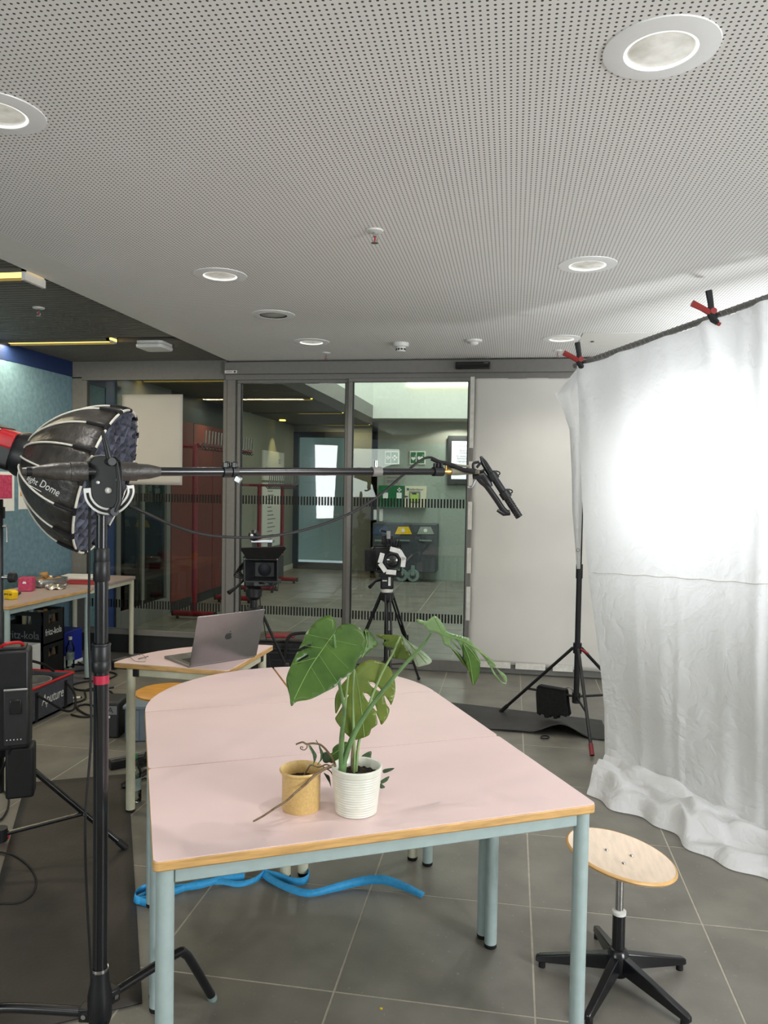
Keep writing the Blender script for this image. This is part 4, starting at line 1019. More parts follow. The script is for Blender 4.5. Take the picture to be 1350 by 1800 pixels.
for k in range(NS):
    ph = 2 * pi * k / NS
    rb = MB().tube([dome(ph, v / 12 * 0.80) + (dome(ph, v / 12) - (SCN - ax * DEPTH * 0.5)).normalized() * 0.003 for v in range(0, 13)], 0.0036, 6).build('piping', 'white_piping', sb)
    MB().tube([dome(ph, 0.80 + 0.2 * v / 4) + (dome(ph, 0.9) - (SCN - ax * DEPTH * 0.5)).normalized() * 0.003 for v in range(5)], 0.006, 6).build('rib_pocket', 'black_cloth', rb)
for k in range(NS):
    MB().tube([dome(2 * pi * (k + 0.12 + 0.76 * u / 4) / NS, 1.0) + ax * 0.004 for u in range(5)], 0.0045, 6).build('rim_piping', 'white_piping', sb)
    MB().tube([dome(2 * pi * (k - 0.13 + 0.26 * u / 3) / NS, 1.0) + ax * 0.002 for u in range(4)], 0.008, 6).build('rim_pocket', 'black_cloth', sb)
# egg-crate grid strips
nst = 11
for fam in (0, 1):
    a1 = (e1 + e2).normalized() if fam == 0 else (e1 - e2).normalized(); a2 = ax.cross(a1)
    for k in range(nst):
        o = -RIM + 2 * RIM * (k + 0.5) / nst; hl = sqrt(max(0.0, (RIM * 0.985) ** 2 - o * o)); nseg = 16
        def gf(u, v, o=o, hl=hl, a1=a1, a2=a2, fam=fam):
            s = (2 * u - 1) * hl; return SCN + a1 * s + a2 * (o + 0.006 * sin(40 * s + o * 50 + fam)) + ax * (-0.035 + 0.042 * v + 0.004 * sin(55 * s + 3 * o))
        MB().grid(gf, nseg, 1).build('grid_strip', 'grid_cloth', sb, solid=0.001)
MB().lathe([(RIM * 0.97, -0.03), (0.001, -0.03)], SCN, 32, basis(ax)).build('diffusion_cloth', 'grid_cloth', sb)
# logo panel text on the lower left panel
pt = (SCN - ax * DEPTH * 0.40)
tx = None
best = None
for k in range(NS):
    ph = 2 * pi * (k + 0.5) / NS
    for v in (0.44, 0.48, 0.52, 0.56, 0.60):
        p = dome(ph, v); d = p - CAM; z = d.dot(FW); q = (675 + F_PX * d.dot(RT) / z, 900 - F_PX * d.dot(UP) / z)
        n_ = (dome(ph + 0.02, v) - p).cross(dome(ph, v + 0.02) - p).normalized()
        if n_.dot(p - (SCN - ax * DEPTH * 0.5)) < 0: n_ = -n_
        if n_.dot(CAM - p) <= 0: continue
        e = (q[0] - 96) ** 2 + 4 * (q[1] - 858) ** 2
        if best is None or e < best[0]: best = (e, ph, v, n_)
_, ph, v, n_ = best
p = dome(ph, v) + n_ * 0.013; xd = (dome(ph, v + 0.05) - dome(ph, v - 0.05)).normalized(); yd = n_.cross(xd)
text('light', 'lettering', 'text_white', p - xd * 0.020 + n_ * 0.012, xd, yd, 0.032, sb, shear=0.35, extrude=0.0002)
text('Dome', 'lettering', 'text_white', p + xd * 0.056, xd, yd, 0.040, sb, shear=0.35, extrude=0.0002)
MB().tube([p - xd * 0.035 - yd * 0.022 + n_ * 0.012, p + xd * 0.03 - yd * 0.024 + n_ * 0.006], 0.0012, 5).build('lettering_stroke', 'text_white', sb)
# lamp head behind the dome
t = thing('studio_lamp', 'red and black studio lamp head at the back of the softbox', 'studio lamp', SCN - ax * DEPTH)
LB = basis(ax, e1)
MB().lathe([(0.06, -DEPTH - 0.05), (0.080, -DEPTH - 0.045), (0.086, -DEPTH - 0.03), (0.086, -DEPTH + 0.005), (0.075, -DEPTH + 0.012)], SCN, 40, LB).build('mount_ring', 'black', t)
lc_ = SCN - ax * (DEPTH + 0.165)
MB().prism(rrect(-0.072, -0.066, 0.072, 0.066, 0.025), -0.13, 0.12, LB, lc_).build('body', 'black', t, bevel=0.006)
MB().prism(rrect(0.000, -0.0685, 0.0735, 0.0685, 0.02), -0.125, 0.118, LB, lc_).build('red_band', 'red', t, bevel=0.003)
MB().prism(rrect(0.030, -0.071, 0.078, 0.071, 0.014), -0.115, 0.06, LB, lc_).build('top_plate', 'frame_dark', t, bevel=0.003)
ps = lc_ + e1 * 0.074 + tow * 0.045
text('LT', 'lettering', 'text_white', lc_ + ax * 0.03 + e1 * 0.055 + tow * 0.074, ax, e1, 0.026, t)
MB().tube(cr([lc_ + tow * 0.09 + e1 * 0.0, lc_ + tow * 0.095 - zz * 0.10 + ax * 0.005, lc_ + tow * 0.085 - zz * 0.175, lc_ + tow * 0.05 - zz * 0.20, lc_ - zz * 0.20]), 0.012, 8).build('yoke', 'black', t)
hexa(lc_ + tow * 0.075 - zz * 0.185 - ax * 0.025, ax, tow, zz, 0.05, 0.012, 0.17).build('yoke_arm', 'black', t, bevel=0.004)
SX, SY = -1.975, 2.705
t = thing('light_stand', 'black light stand at the left edge carrying the softbox lamp', 'stand', (SX, SY, 0))
MB().cyl((SX, SY, 0.30), (SX, SY, 1.02), 0.017, n=16).build('lower_column', 'black', t)
MB().cyl((SX, SY, 1.0), (SX, SY, 1.46), 0.014, n=16).build('upper_column', 'black', t)
MB().cyl((SX, SY, 1.385), (SX, SY, 1.43), 0.021, n=16).build('collar', 'black', t)
q = pd(12, 925, 3.0)
MB().cyl((SX, SY, q.z), q, 0.0055, n=10).build('clamp_bolt', 'silver', t)
MB().cyl(q + zz * 0.006, q - zz * 0.062, 0.0042, n=10).build('clamp_handle', 'silver', t)
q = pd(22, 1015, 3.0)
MB().cyl((SX, SY, q.z), q, 0.007, n=10).build('knob_bolt', 'silver', t)
MB().cyl(q - RT * 0.012, q + RT * 0.014, 0.022, 0.019, n=12).build('knob', 'black_rubber', t, bevel=0.004)
fA = pz(221, 1490, 0.012); c = V((SX, SY, 0)); dA = V((fA.x - SX, fA.y - SY, 0)); 
for an in (0, 120, 240):
    d = M.Rotation(radians(an), 3, 'Z') @ dA; top = c + zz * 0.47 + d.normalized() * 0.03; e = c + d + zz * 0.012
    lg = MB().tube([top, e], 0.0115, 10).build('leg', 'black_metal', t)
    m_ = top.lerp(e, 0.64); MB().tube([c + zz * 0.13 + d.normalized() * 0.02, m_], 0.009, 8).build('brace', 'black_metal', lg)
    MB().cyl(m_ + V((-d.y, d.x, 0)).normalized() * 0.012, m_ - V((-d.y, d.x, 0)).normalized() * 0.012, 0.006, n=10).build('rivet', 'silver', lg)
    MB().tube([top.lerp(e, 0.93), e], 0.014, 10).build('foot', 'black_rubber', lg)
for z in (0.13, 0.47): MB().cyl(c + zz * (z - 0.025), c + zz * (z + 0.025), 0.03, n=18).build('spreader_ring', 'black', t)
# power supply with battery plate hung on the stand
pc = pd(22, 1225, 2.95)
t = thing('lamp_power_supply', 'black lamp control box with battery plate hung on the light stand', 'power supply', pc)
Rp = M.Rotation(radians(28), 3, 'Z')
MB().box(pc, (0.13, 0.11, 0.38), Rp).build('body', 'black', t, bevel=0.01)
fr = Rp @ V((0.02, -0.062, -0.06)); pl_ = MB().box(pc + fr, (0.085, 0.02, 0.22), Rp).build('battery_plate', 'frame_dark', t, bevel=0.005)
MB().box(pc + Rp @ V((0.02, -0.074, -0.02)), (0.04, 0.008, 0.055), Rp).build('lock', 'black_metal', pl_, bevel=0.003)
MB().cyl(pc + Rp @ V((-0.02, -0.076, 0.045)), pc + Rp @ V((0.062, -0.076, 0.045)), 0.006, n=10).build('plate_bar', 'silver', pl_)
for k in range(5): MB().sphere(pc + Rp @ V((-0.01 + 0.012 * k, -0.073, -0.145)), 0.0025, 8).build('indicator', 'text_white', pl_)
MB().box(pc + Rp @ V((0, 0, 0.195)), (0.10, 0.08, 0.01), Rp).build('lid', 'frame_dark', t, bevel=0.003)
MB().tube(cr([pc + Rp @ V((-0.04, -0.02, 0.19)), pc + Rp @ V((-0.02, -0.05, 0.215)), pc + Rp @ V((0.03, -0.03, 0.215)), pc + Rp @ V((0.04, 0.0, 0.19))]), 0.006, 8).build('carry_loop', 'red', t)
MB().box(pc + Rp @ V((0.03, 0.0, -0.285)), (0.10, 0.09, 0.20), Rp).build('lower_battery', 'black_rubber', t, bevel=0.01)

# ================================================================== WHITE CLOTH ON ITS BAR
T0, T1 = V((0.40, 4.895, 2.305)), V((1.168, 3.877, 2.446))
C0, C1 = V((0.555, 4.30, 0.02)), V((1.154, 3.583, 0.02))
E0, E1 = V((0.417, 3.93, 0.004)), V((1.016, 3.14, 0.004))
SMAX = 1.7
CN = V((-0.80, -0.60, 0)).normalized()          # towards the room
def hsh(a): return (sin(a * 12.9898) * 43758.5453) % 1.0
FOLDS = [(hsh(k + 1.3) * SMAX, 0.02 + 0.05 * hsh(k * 2.7 + 5), 0.6 + 0.4 * hsh(k * 9.1)) for k in range(14)]
def cloth(u, v):
    s = u * SMAX
    if v < 0.82:                                  # hanging part, from the bar to the crease
        w = v / 0.82
        top = T0.lerp(T1, s) - zz * 0.012; bot = C0.lerp(C1, s)
        p = top.lerp(bot, w)
        edge = max(0.0, 1 - s / 0.25)
        p += V((-0.045, 0.02, 0)) * edge * sin(pi * min(1, w * 1.15))
        f = 0
        for c, wd, a in FOLDS:
            x = (s - c - 0.06 * (w - 0.3) * (a - 0.8)) / wd
            f += 0.016 * a * math.exp(-x * x) * (0.35 + 0.9 * abs(w - 0.45))
        # folds fanning out of the clamps
        for cs in (0.03, 0.74):
            dx = s - cs; f += 0.02 * math.exp(-((dx - 0.25 * w) / (0.03 + 0.12 * w)) ** 2) * math.exp(-2.2 * w)
        # gathered pleats on the right
        g = max(0.0, min(1.0, (s - 0.86) / 0.14)); f += g * 0.02 * sin(46 * s + 2.5 * w) * (1 - 0.35 * w)
        # scallops along the bar
        f += 0.012 * sin(26 * s + 1) * math.exp(-w * 9)
        f += 0.010 * sin(5 * s + 6 * w) * w + 0.014 * sin(9 * s - 11 * w) * w * w
        bul = 0.05 * sin(pi * w) * (1 - 0.5 * w)
        return p + CN * (f - bul * 0.4)
    w = (v - 0.82) / 0.18                          # part lying on the floor in a roll of folds
    a = C0.lerp(C1, s); b_ = E0.lerp(E1, s); p = a.lerp(b_, w)
    q1 = sin(4.3 * s + 0.6) + 0.5 * sin(9.7 * s + 2.0); q2 = sin(6.1 * s + 2.4)
    hump = 0.10 * sin(pi * min(1.0, w ** 0.8)) ** 0.75 * (0.85 + 0.18 * q1)
    hump += 0.030 * sin(pi * w) * sin(2 * pi * (1.6 * w + 0.28 * q2 + 0.5 * s)) + 0.016 * sin(pi * w) * sin(2 * pi * (3.4 * w - 0.35 * q1 + 1.3 * s)) + 0.010 * sin(23 * s - 14 * w) * sin(pi * w)
    bz_ = 0.02 * (1 - w) + 0.006
    p.z = max(0.006, bz_ + hump * (1 if w > 0.02 else w / 0.02))
    j = 0.03 * sin(11 * s) + 0.018 * sin(29 * s + 2)
    return p + CN * (j * w)
t = thing('white_cloth', 'large white translucent cloth hanging from a bar, lit from behind', 'cloth', T0)
MB().grid(cloth, 240, 230).build('sheet', 'white_cloth', t, angle=180)
# turned-back flap at the left edge
def flap(u, v):
    L = [(1022, 638), (998, 668), (976, 692), (990, 722), (1001, 755), (1005, 830), (1006, 900), (1011, 960), (1014, 1000)]
    R_ = [(1024, 640), (1026, 668), (1028, 692), (1028, 722), (1027, 755), (1025, 830), (1023, 900), (1021, 960), (1020, 1000)]
    k = v * (len(L) - 1); i = min(int(k), len(L) - 2); f = k - i
    a = V(L[i]).lerp(V(L[i + 1]), f); b_ = V(R_[i]).lerp(V(R_[i + 1]), f); q = a.lerp(b_, u)
    return py(q.x, q.y, 4.93 + 0.05 * (1 - u) + 0.02 * sin(u * 9 + v * 3) - 0.07 * u)
MB().grid(flap, 10, 40).build('side_flap', 'white_cloth', t, angle=180)
# seam across the cloth
sm = []
for k in range(60):
    u = 0.02 + 0.66 * k / 59; sm.append(V(cloth(u, 0.82 * (0.545 + 0.001 * sin(k * 0.7)))) + CN * 0.004)
MB().tube(sm, 0.0022, 5).build('seam', 'tape_white', t)
for q in ((1016, 967), ):
    MB().lathe([(0.006, -0.002), (0.013, -0.002), (0.013, 0.002), (0.006, 0.002)], py(q[0], q[1], 4.84), 18, basis((0, -1, 0)), closed=True).build('eyelet', 'chrome', t)
t = thing('cross_bar', 'grey bar with rope wrapped round it along the top of the cloth', 'bar', T0)
MB().cyl(T0 - (T1 - T0) * 0.04 + zz * 0.006, T0.lerp(T1, SMAX) + zz * 0.006, 0.016, n=14).build('tube', 'frame_grey', t)
for k in range(70):
    s = 0.10 + 0.026 * k; p = T0.lerp(T1, s) + zz * 0.006; d = (T1 - T0).normalized()
    if s > 1.66: break
    MB().lathe([(0.0165, -0.004), (0.0205, 0), (0.0165, 0.004)], p, 10, basis((d + V((0.2, 0.1, 0.5))).normalized()), closed=False).build('wrap', 'text_grey', t)

def clamp(p, label):
    t = thing('spring_clamp', label, 'clamp', p, 0, 'spring clamps on the cloth bar')
    R3 = M((RT, UP, -FW)).transposed()
    def q(x, y, z=0): return p + R3 @ V((x, y, z))
    MB().tube([q(0.010, 0.005, 0.03), q(0.006, 0.06, 0.03), q(-0.004, 0.125, 0.03)], 0.012, 8, rs=[0.016, 0.015, 0.017]).build('handle', 'black', t)
    MB().tube([q(0.006, 0.012, 0.032), q(-0.04, 0.038, 0.032), q(-0.088, 0.062, 0.032)], 0.012, 8, rs=[0.016, 0.015, 0.017]).build('handle', 'clamp_red', t)
    MB().cyl(q(0.014, 0.02, 0.01), q(0.014, 0.02, 0.05), 0.016, n=14).build('pivot', 'clamp_red', t)
    MB().tube([q(0.004, 0.012, 0.03), q(0.02, -0.02, 0.03), q(0.04, -0.036, 0.03)], 0.012, 8, rs=[0.018, 0.018, 0.013]).build('jaw', 'black', t)
    MB().tube([q(0.016, 0.02, 0.03), q(0.034, 0.004, 0.028), q(0.036, -0.012, 0.02)], 0.010, 8, rs=[0.012, 0.011, 0.008]).build('jaw', 'black', t)
    MB().box(q(0.044, -0.040, 0.03), (0.022, 0.02, 0.016), M.Rotation(0.5, 3, 'Y')).build('pad', 'clamp_red', t, bevel=0.003)
clamp(T0 + CN * 0.03 + V((0.0, -0.02, 0.0)), 'black and red spring clamp on the left end of the cloth bar')
clamp(T0.lerp(T1, 0.75) + CN * 0.035 + V((0, -0.02, 0)), 'black and red spring clamp in the middle of the cloth bar, nearer the camera')

# stand carrying the bar
DX, DY = 0.435, 5.0
t = thing('backdrop_stand', 'black tripod stand carrying the left end of the cloth bar', 'stand', (DX, DY, 0))
MB().cyl((DX, DY, 0.17), (DX, DY, 1.02), 0.0175, n=16).build('lower_column', 'black', t)
MB().cyl((DX, DY, 1.0), (DX, DY, 2.28), 0.0145, n=16).build('upper_column', 'black', t)
MB().cyl((DX, DY, 0.97), (DX, DY, 1.06), 0.0215, n=16).build('collar', 'black', t)
f1 = V((-0.043, 5.238, 0.012)); f2 = pz(1041, 1328, 0.012); f3 = V((0.93, 5.24, 0.012))
for k, f_ in enumerate((f1, f2, f3)):
    d = V((f_.x - DX, f_.y - DY, 0)); top = V((DX, DY, 0.52)) + d.normalized() * 0.03
    lg = MB().tube([top, f_], 0.0105, 10).build('leg', 'black', t); m_ = top.lerp(f_, 0.62)
    MB().tube([V((DX, DY, 0.21)) + d.normalized() * 0.02, m_], 0.008, 8).build('brace', 'black', lg)
    MB().tube([top.lerp(f_, 0.9), f_], 0.0135, 10).build('foot', 'black_rubber' if k != 1 else 'dark_red', lg)
MB().cyl((DX, DY, 0.49), (DX, DY, 0.555), 0.027, n=16).build('leg_collar', 'black', t)
MB().cyl((DX, DY, 0.17), (DX, DY, 0.235), 0.026, n=16).build('brace_collar', 'black', t)
MB().cyl((DX + 0.02, DY - 0.02, 0.52), (DX + 0.06, DY - 0.05, 0.50), 0.009, n=10).build('knob', 'dark_red', t)
ga, gb = V((DX, DY, 0.21)), V((DX, DY, 0.52)).lerp(f1, 0.62)
t = thing('glove', 'pair of black work gloves hanging over the stand brace', 'gloves', ga.lerp(gb, 0.5))
gx = (gb - ga).normalized()
outl = [(0.00, 0.02), (0.20, 0.02), (0.205, -0.03), (0.195, -0.16), (0.17, -0.172), (0.165, -0.158), (0.145, -0.160), (0.14, -0.180), (0.11, -0.178), (0.108, -0.162), (0.08, -0.160), (0.075, -0.176), (0.05, -0.172), (0.05, -0.15), (0.02, -0.145), (-0.01, -0.15), (-0.025, -0.13), (-0.012, -0.07)]
gs_ = gx.cross(zz).normalized(); g0 = ga + gx * 0.06 + zz * 0.01
def ginto(p, o): return g0 + gx * p[0] + zz * p[1] + gs_ * o
for o, k in ((0.022, 0), (-0.022, 1)):
    n = len(outl); sh = 0.006 * k
    MB().add([ginto((x + sh, y), o) for x, y in outl] + [ginto((x + sh, y), o * 0.3) for x, y in outl], [tuple(range(n)), tuple(range(2 * n - 1, n - 1, -1))] + [(i, i + n, (i + 1) % n + n, (i + 1) % n) for i in range(n)]).build('glove_half', 'black_cloth', t, bevel=0.006)
MB().box(ginto((0.10, 0.022), 0), (0.19, 0.05, 0.012), M.Rotation(atan2(gx.y, gx.x), 3, 'Z')).build('fold', 'black_cloth', t, bevel=0.004)
cg = ginto((0.0, 0.005), 0.028)
MB().tube([cg + gx * (0.03 * cos(a * pi / 10)) + zz * (0.03 * sin(a * pi / 10)) for a in range(21)], 0.0035, 8).build('carabiner', 'silver', t)

# ================================================================== CAMERAS ON TRIPODS
def tripod(t, c, ztop, feet, zs=0.0):
    """c: centre on the floor, ztop: bowl height, feet: floor points"""
    for f_ in feet:
        f_ = V(f_); d = V((f_.x - c.x, f_.y - c.y, 0)).normalized(); s = V((-d.y, d.x, 0))
        top = V((c.x, c.y, ztop)) + d * 0.045; mid = top.lerp(f_, 0.5)
        lg = MB().tube([top + s * 0.018, mid + s * 0.016], 0.0085, 8).tube([top - s * 0.018, mid - s * 0.016], 0.0085, 8).build('leg', 'black_metal', t)
        MB().tube([top.lerp(f_, 0.35), f_ + zz * 0.01], 0.0095, 8).build('lower_leg', 'black', lg)
        MB().box(mid, (0.05, 0.03, 0.05), M.Rotation(atan2(s.y, s.x), 3, 'Z')).build('leg_clamp', 'black', lg, bevel=0.004)
        MB().tube([V((c.x, c.y, 0.17)), top.lerp(f_, 0.80)], 0.006, 6).build('spreader_arm', 'black', lg)
        MB().sphere(f_ + zz * 0.012, 0.014, 10).build('foot', 'black_rubber', lg)
    MB().lathe([(0.02, ztop - 0.06), (0.05, ztop - 0.04), (0.056, ztop + 0.01), (0.048, ztop + 0.02)], (c.x, c.y, 0), 24).build('bowl', 'black', t)
    MB().lathe([(0.001, 0.14), (0.03, 0.15), (0.035, 0.19), (0.02, 0.2)], (c.x, c.y, 0), 16).build('spreader_hub', 'black', t)

# camera with white-taped lens in front of the doors
K2 = pd(680, 1045, 5.85); c2 = V((K2.x, K2.y, 0)); z2 = K2.z
t = thing('camera_tripod', 'black tripod with fluid head under the small camera before the doors', 'tripod', c2)
fr_ = pz(736, 1195, 0); d = V((fr_.x - c2.x, fr_.y - c2.y, 0))
tripod(t, c2, z2, [c2 + M.Rotation(radians(a), 3, 'Z') @ d for a in (0, 118, 238)])
MB().cyl((c2.x, c2.y, 0.2), (c2.x, c2.y, z2 - 0.03), 0.016, n=12).build('centre_column', 'black', t)
MB().lathe([(0.044, z2 + 0.02), (0.046, z2 + 0.035), (0.044, z2 + 0.048)], (c2.x, c2.y, 0), 24).build('level_ring', 'tape_white', t)
MB().box((c2.x, c2.y, z2 + 0.10), (0.10, 0.10, 0.11), M.Rotation(YAW, 3, 'Z')).build('head_block', 'black', t, bevel=0.012)
q0 = V((c2.x, c2.y, z2 + 0.11)); MB().box(q0 - FW * 0.055 + RT * 0.018, (0.018, 0.01, 0.075), M.Rotation(YAW, 3, 'Z')).build('scale', 'text_white', t)
MB().box(q0 - FW * 0.052 - RT * 0.018, (0.035, 0.004, 0.009), M.Rotation(YAW, 3, 'Z')).build('mark', 'text_white', t)
MB().tube([q0 - RT * 0.05, pd(660, 1022, 5.80), pd(650, 1032, 5.72)], 0.01, 8, rs=[0.008, 0.008, 0.014]).build('pan_handle', 'black_rubber', t)
MB().box(q0 + zz * 0.075, (0.16, 0.12, 0.03), M.Rotation(YAW, 3, 'Z')).build('top_plate', 'black_metal', t, bevel=0.005)
KC = pd(686, 984, 5.82)
t = thing('mirrorless_camera', 'black caged camera with white tape flaps round its lens', 'camera', KC)
Rk = M((RT, UP, -FW)).transposed()
def kq(x, y, z=0): return KC + Rk @ V((x, y, z))
MB().box(kq(-0.075, 0.015, 0.0), (0.15, 0.16, 0.10), Rk).build('body', 'black', t, bevel=0.008)
MB().box(kq(-0.15, 0.0, 0.02), (0.085, 0.16, 0.09), Rk).build('battery', 'black_cloth', t, bevel=0.008)
cg_ = MB()
for a, b_ in (((-0.12, 0.105), (0.08, 0.105)), ((-0.12, -0.085), (0.08, -0.085)), ((-0.12, -0.085), (-0.12, 0.105)), ((0.08, -0.085), (0.08, 0.105))):
    cg_.tube([kq(*a, 0.055), kq(*b_, 0.055)], 0.007, 6)
cg_.build('cage', 'black_metal', t)
ln_ = MB().lathe([(0.055, -0.02), (0.055, 0.10), (0.06, 0.11), (0.06, 0.15), (0.052, 0.15), (0.048, 0.12), (0.001, 0.115)], kq(0.012, 0.002, 0.03), 32, Rk).build('lens', 'black', t)
MB().lathe([(0.045, 0.122), (0.02, 0.128), (0.001, 0.13)], kq(0.012, 0.002, 0.03), 24, Rk).build('front_glass', 'lens_glass', ln_)
for a in (30, 75, -5, 165, -95, -145):
    r = radians(a); MB().box(kq(0.012 + 0.083 * cos(r), 0.002 + 0.083 * sin(r), 0.175), (0.035, 0.075, 0.004), Rk @ M.Rotation(r, 3, 'Z')).build('tape_flap', 'text_white', ln_, bevel=0.001)
MB().box(kq(-0.02, 0.15, 0.0), (0.09, 0.07, 0.06), Rk).build('top_monitor', 'black', t, bevel=0.006)
MB().tube([kq(-0.03, 0.11, 0.03), kq(-0.012, 0.18, 0.04), kq(-0.02, 0.215, 0.04), kq(-0.07, 0.225, 0.03)], 0.011, 8).build('handle', 'black', t)
MB().box(kq(-0.014, 0.19, 0.055), (0.03, 0.06, 0.01), Rk).build('handle_plate', 'silver', t, bevel=0.002)
for k in range(7): MB().tube(cr([kq(-0.05 + 0.02 * k, 0.10, 0.05), kq(-0.045 + 0.022 * k, 0.135 + 0.01 * (k % 3), 0.065), kq(-0.02 + 0.016 * k, 0.10, 0.06)]), 0.004, 6).build('wire_loop', 'black_rubber', t)
MB().box(kq(0.0, -0.11, 0.0), (0.17, 0.035, 0.11), Rk).build('base_plate', 'black_metal', t, bevel=0.004)
MB().tube([kq(0.09, -0.04, 0.05), kq(0.17, 0.035, 0.0)], 0.012, 8).build('rod', 'black', t)

# cinema camera with matte box
KM = pd(466, 1001, 4.75); c1_ = V((pd(446, 1060, 4.85).x, pd(446, 1060, 4.85).y, 0)); z1 = pd(446, 1040, 4.85).z
t = thing('camera_tripod', 'black tripod under the cinema camera behind the laptop table', 'tripod', c1_)
d = V((0.36, 0.12, 0))
tripod(t, c1_, z1 - 0.12, [c1_ + M.Rotation(radians(a), 3, 'Z') @ d for a in (0, 120, 240)])
MB().cyl((c1_.x, c1_.y, z1 - 0.13), (c1_.x, c1_.y, z1 - 0.02), 0.022, n=14).build('centre_column', 'black', t)
MB().lathe([(0.03, z1 - 0.05), (0.05, z1 - 0.03), (0.052, z1 + 0.02), (0.034, z1 + 0.04)], (c1_.x, c1_.y, 0), 24).build('level_ring', 'black', t)
MB().box((c1_.x, c1_.y, z1 + 0.09), (0.11, 0.11, 0.11), M.Rotation(YAW, 3, 'Z')).build('head_block', 'black', t, bevel=0.012)
MB().tube([V((c1_.x, c1_.y, z1 + 0.09)) - RT * 0.05, pd(416, 1032, 4.8), pd(402, 1042, 4.75)], 0.01, 8, rs=[0.009, 0.009, 0.015]).build('pan_handle', 'black_rubber', t)
t = thing('cinema_camera', 'black cinema camera with large matte box and top flag', 'camera', KM)
Rm = Rk @ M.Rotation(radians(-8), 3, 'Y')
def mq(x, y, z=0): return KM + Rm @ V((x, y, z))
MW, MH = 0.108, 0.072
mb2 = MB()
for a in (0, 1):
    pass
vs = []
for z, sx, sy in ((0.0, 0.062, 0.045), (0.085, MW, MH), (0.085, MW - 0.008, MH - 0.008), (0.004, 0.058, 0.041)):
    vs += [mq(-sx, -sy, z), mq(sx, -sy, z), mq(sx, sy, z), mq(-sx, sy, z)]
fs = []
for r in (0, 4, 8):
    for k in range(4): fs.append((r + k, r + (k + 1) % 4, r + 4 + (k + 1) % 4, r + 4 + k))
fs += [(0, 3, 2, 1)]
mbx = mb2.add(vs, fs).build('matte_box', 'black', t, smooth=False)
MB().box(mq(0, 0, 0.008), (0.125, 0.092, 0.006), Rm).build('filter_frame', 'frame_dark', mbx, bevel=0.003)
MB().lathe([(0.001, 0.013), (0.038, 0.012), (0.042, 0.011)], mq(0, 0, 0), 28, Rm).build('lens_glass', 'screen_dim', mbx)
for sx in (-1, 1): MB().sphere(mq(sx * (MW - 0.006), MH - 0.004, 0.088), 0.006, 8).build('flag_lock', 'silver', mbx)
fpts = [mq(-MW + 0.02, MH, 0.085), mq(MW - 0.005, MH, 0.085), mq(MW + 0.062, MH + 0.068, 0.13), mq(MW + 0.055, MH + 0.080, 0.135), mq(-MW + 0.0, MH + 0.070, 0.135), mq(-MW - 0.004, MH + 0.058, 0.13)]
up2 = Rm @ V((0, -0.004, 0.002))
MB().add(fpts + [p + up2 for p in fpts], [tuple(range(6)), tuple(range(11, 5, -1))] + [(i, i + 6, (i + 1) % 6 + 6, (i + 1) % 6) for i in range(6)]).build('top_flag', 'black', t)
MB().box(mq(-0.03, 0.01, -0.16), (0.14, 0.15, 0.26), Rm).build('body', 'black', t, bevel=0.01)
MB().lathe([(0.05, -0.10), (0.055, -0.05), (0.055, 0.0)], mq(0, 0, 0), 28, Rm).build('lens_barrel', 'black_metal', t)
MB().box(mq(-0.125, 0.02, -0.10), (0.05, 0.13, 0.16), Rm).build('side_module', 'black_rubber', t, bevel=0.008)
for k in range(5): MB().tube(cr([mq(-0.14, 0.05 - 0.01 * k, -0.05), mq(-0.175 - 0.008 * k, 0.01 - 0.012 * k, -0.02), mq(-0.15, -0.04 - 0.005 * k, -0.03), mq(-0.12, -0.02, -0.05)]), 0.004, 6).build('wire_loop', 'black_rubber', t)
MB().box(mq(-0.04, 0.115, -0.12), (0.13, 0.03, 0.05), Rm).build('top_plate', 'black_metal', t, bevel=0.004)
MB().box(mq(-0.045, 0.172, -0.10), (0.14, 0.02, 0.05), Rm).build('handle', 'silver', t, bevel=0.003)
for x in (-0.10, 0.0): MB().box(mq(x, 0.145, -0.10), (0.02, 0.05, 0.03), Rm).build('handle_post', 'black', t)
MB().tube([mq(-0.105, 0.195, -0.10), mq(-0.085, 0.21, -0.04), mq(-0.08, 0.205, -0.02)], 0.03, 12, rs=[0.025, 0.035, 0.022]).build('viewfinder', 'black', t)
MB().sphere(mq(-0.088, 0.21, -0.008), 0.01, 10).build('viewfinder_lens', 'text_white', t)
MB().box(mq(-0.02, -0.092, -0.12), (0.12, 0.03, 0.22), Rm).build('base_plate', 'black_metal', t, bevel=0.004)
for sx in (-0.03, 0.03): MB().tube([mq(sx, -0.085, -0.10), mq(sx, -0.085, 0.05)], 0.0075, 8).build('support_rod', 'black_metal', t)
for k in range(4): MB().tube(cr([mq(0.01 + 0.016 * k, -0.075, 0.0), mq(0.02 + 0.02 * k, -0.12 - 0.012 * (k % 2), 0.01), mq(0.05 + 0.012 * k, -0.08, 0.0)]), 0.003, 6).build('wire_loop', 'black_rubber', t)
cable('camera_cable', 'thin black cable hanging from the cinema camera to the floor', [mq(0.0, -0.1, 0.0), pd(457, 1050, 4.75), pd(462, 1085, 4.78), pd(466, 1110, 4.8), V((c1_.x + 0.13, c1_.y - 0.02, 0.3)), V((c1_.x + 0.15, c1_.y - 0.05, 0.01))], 0.003)

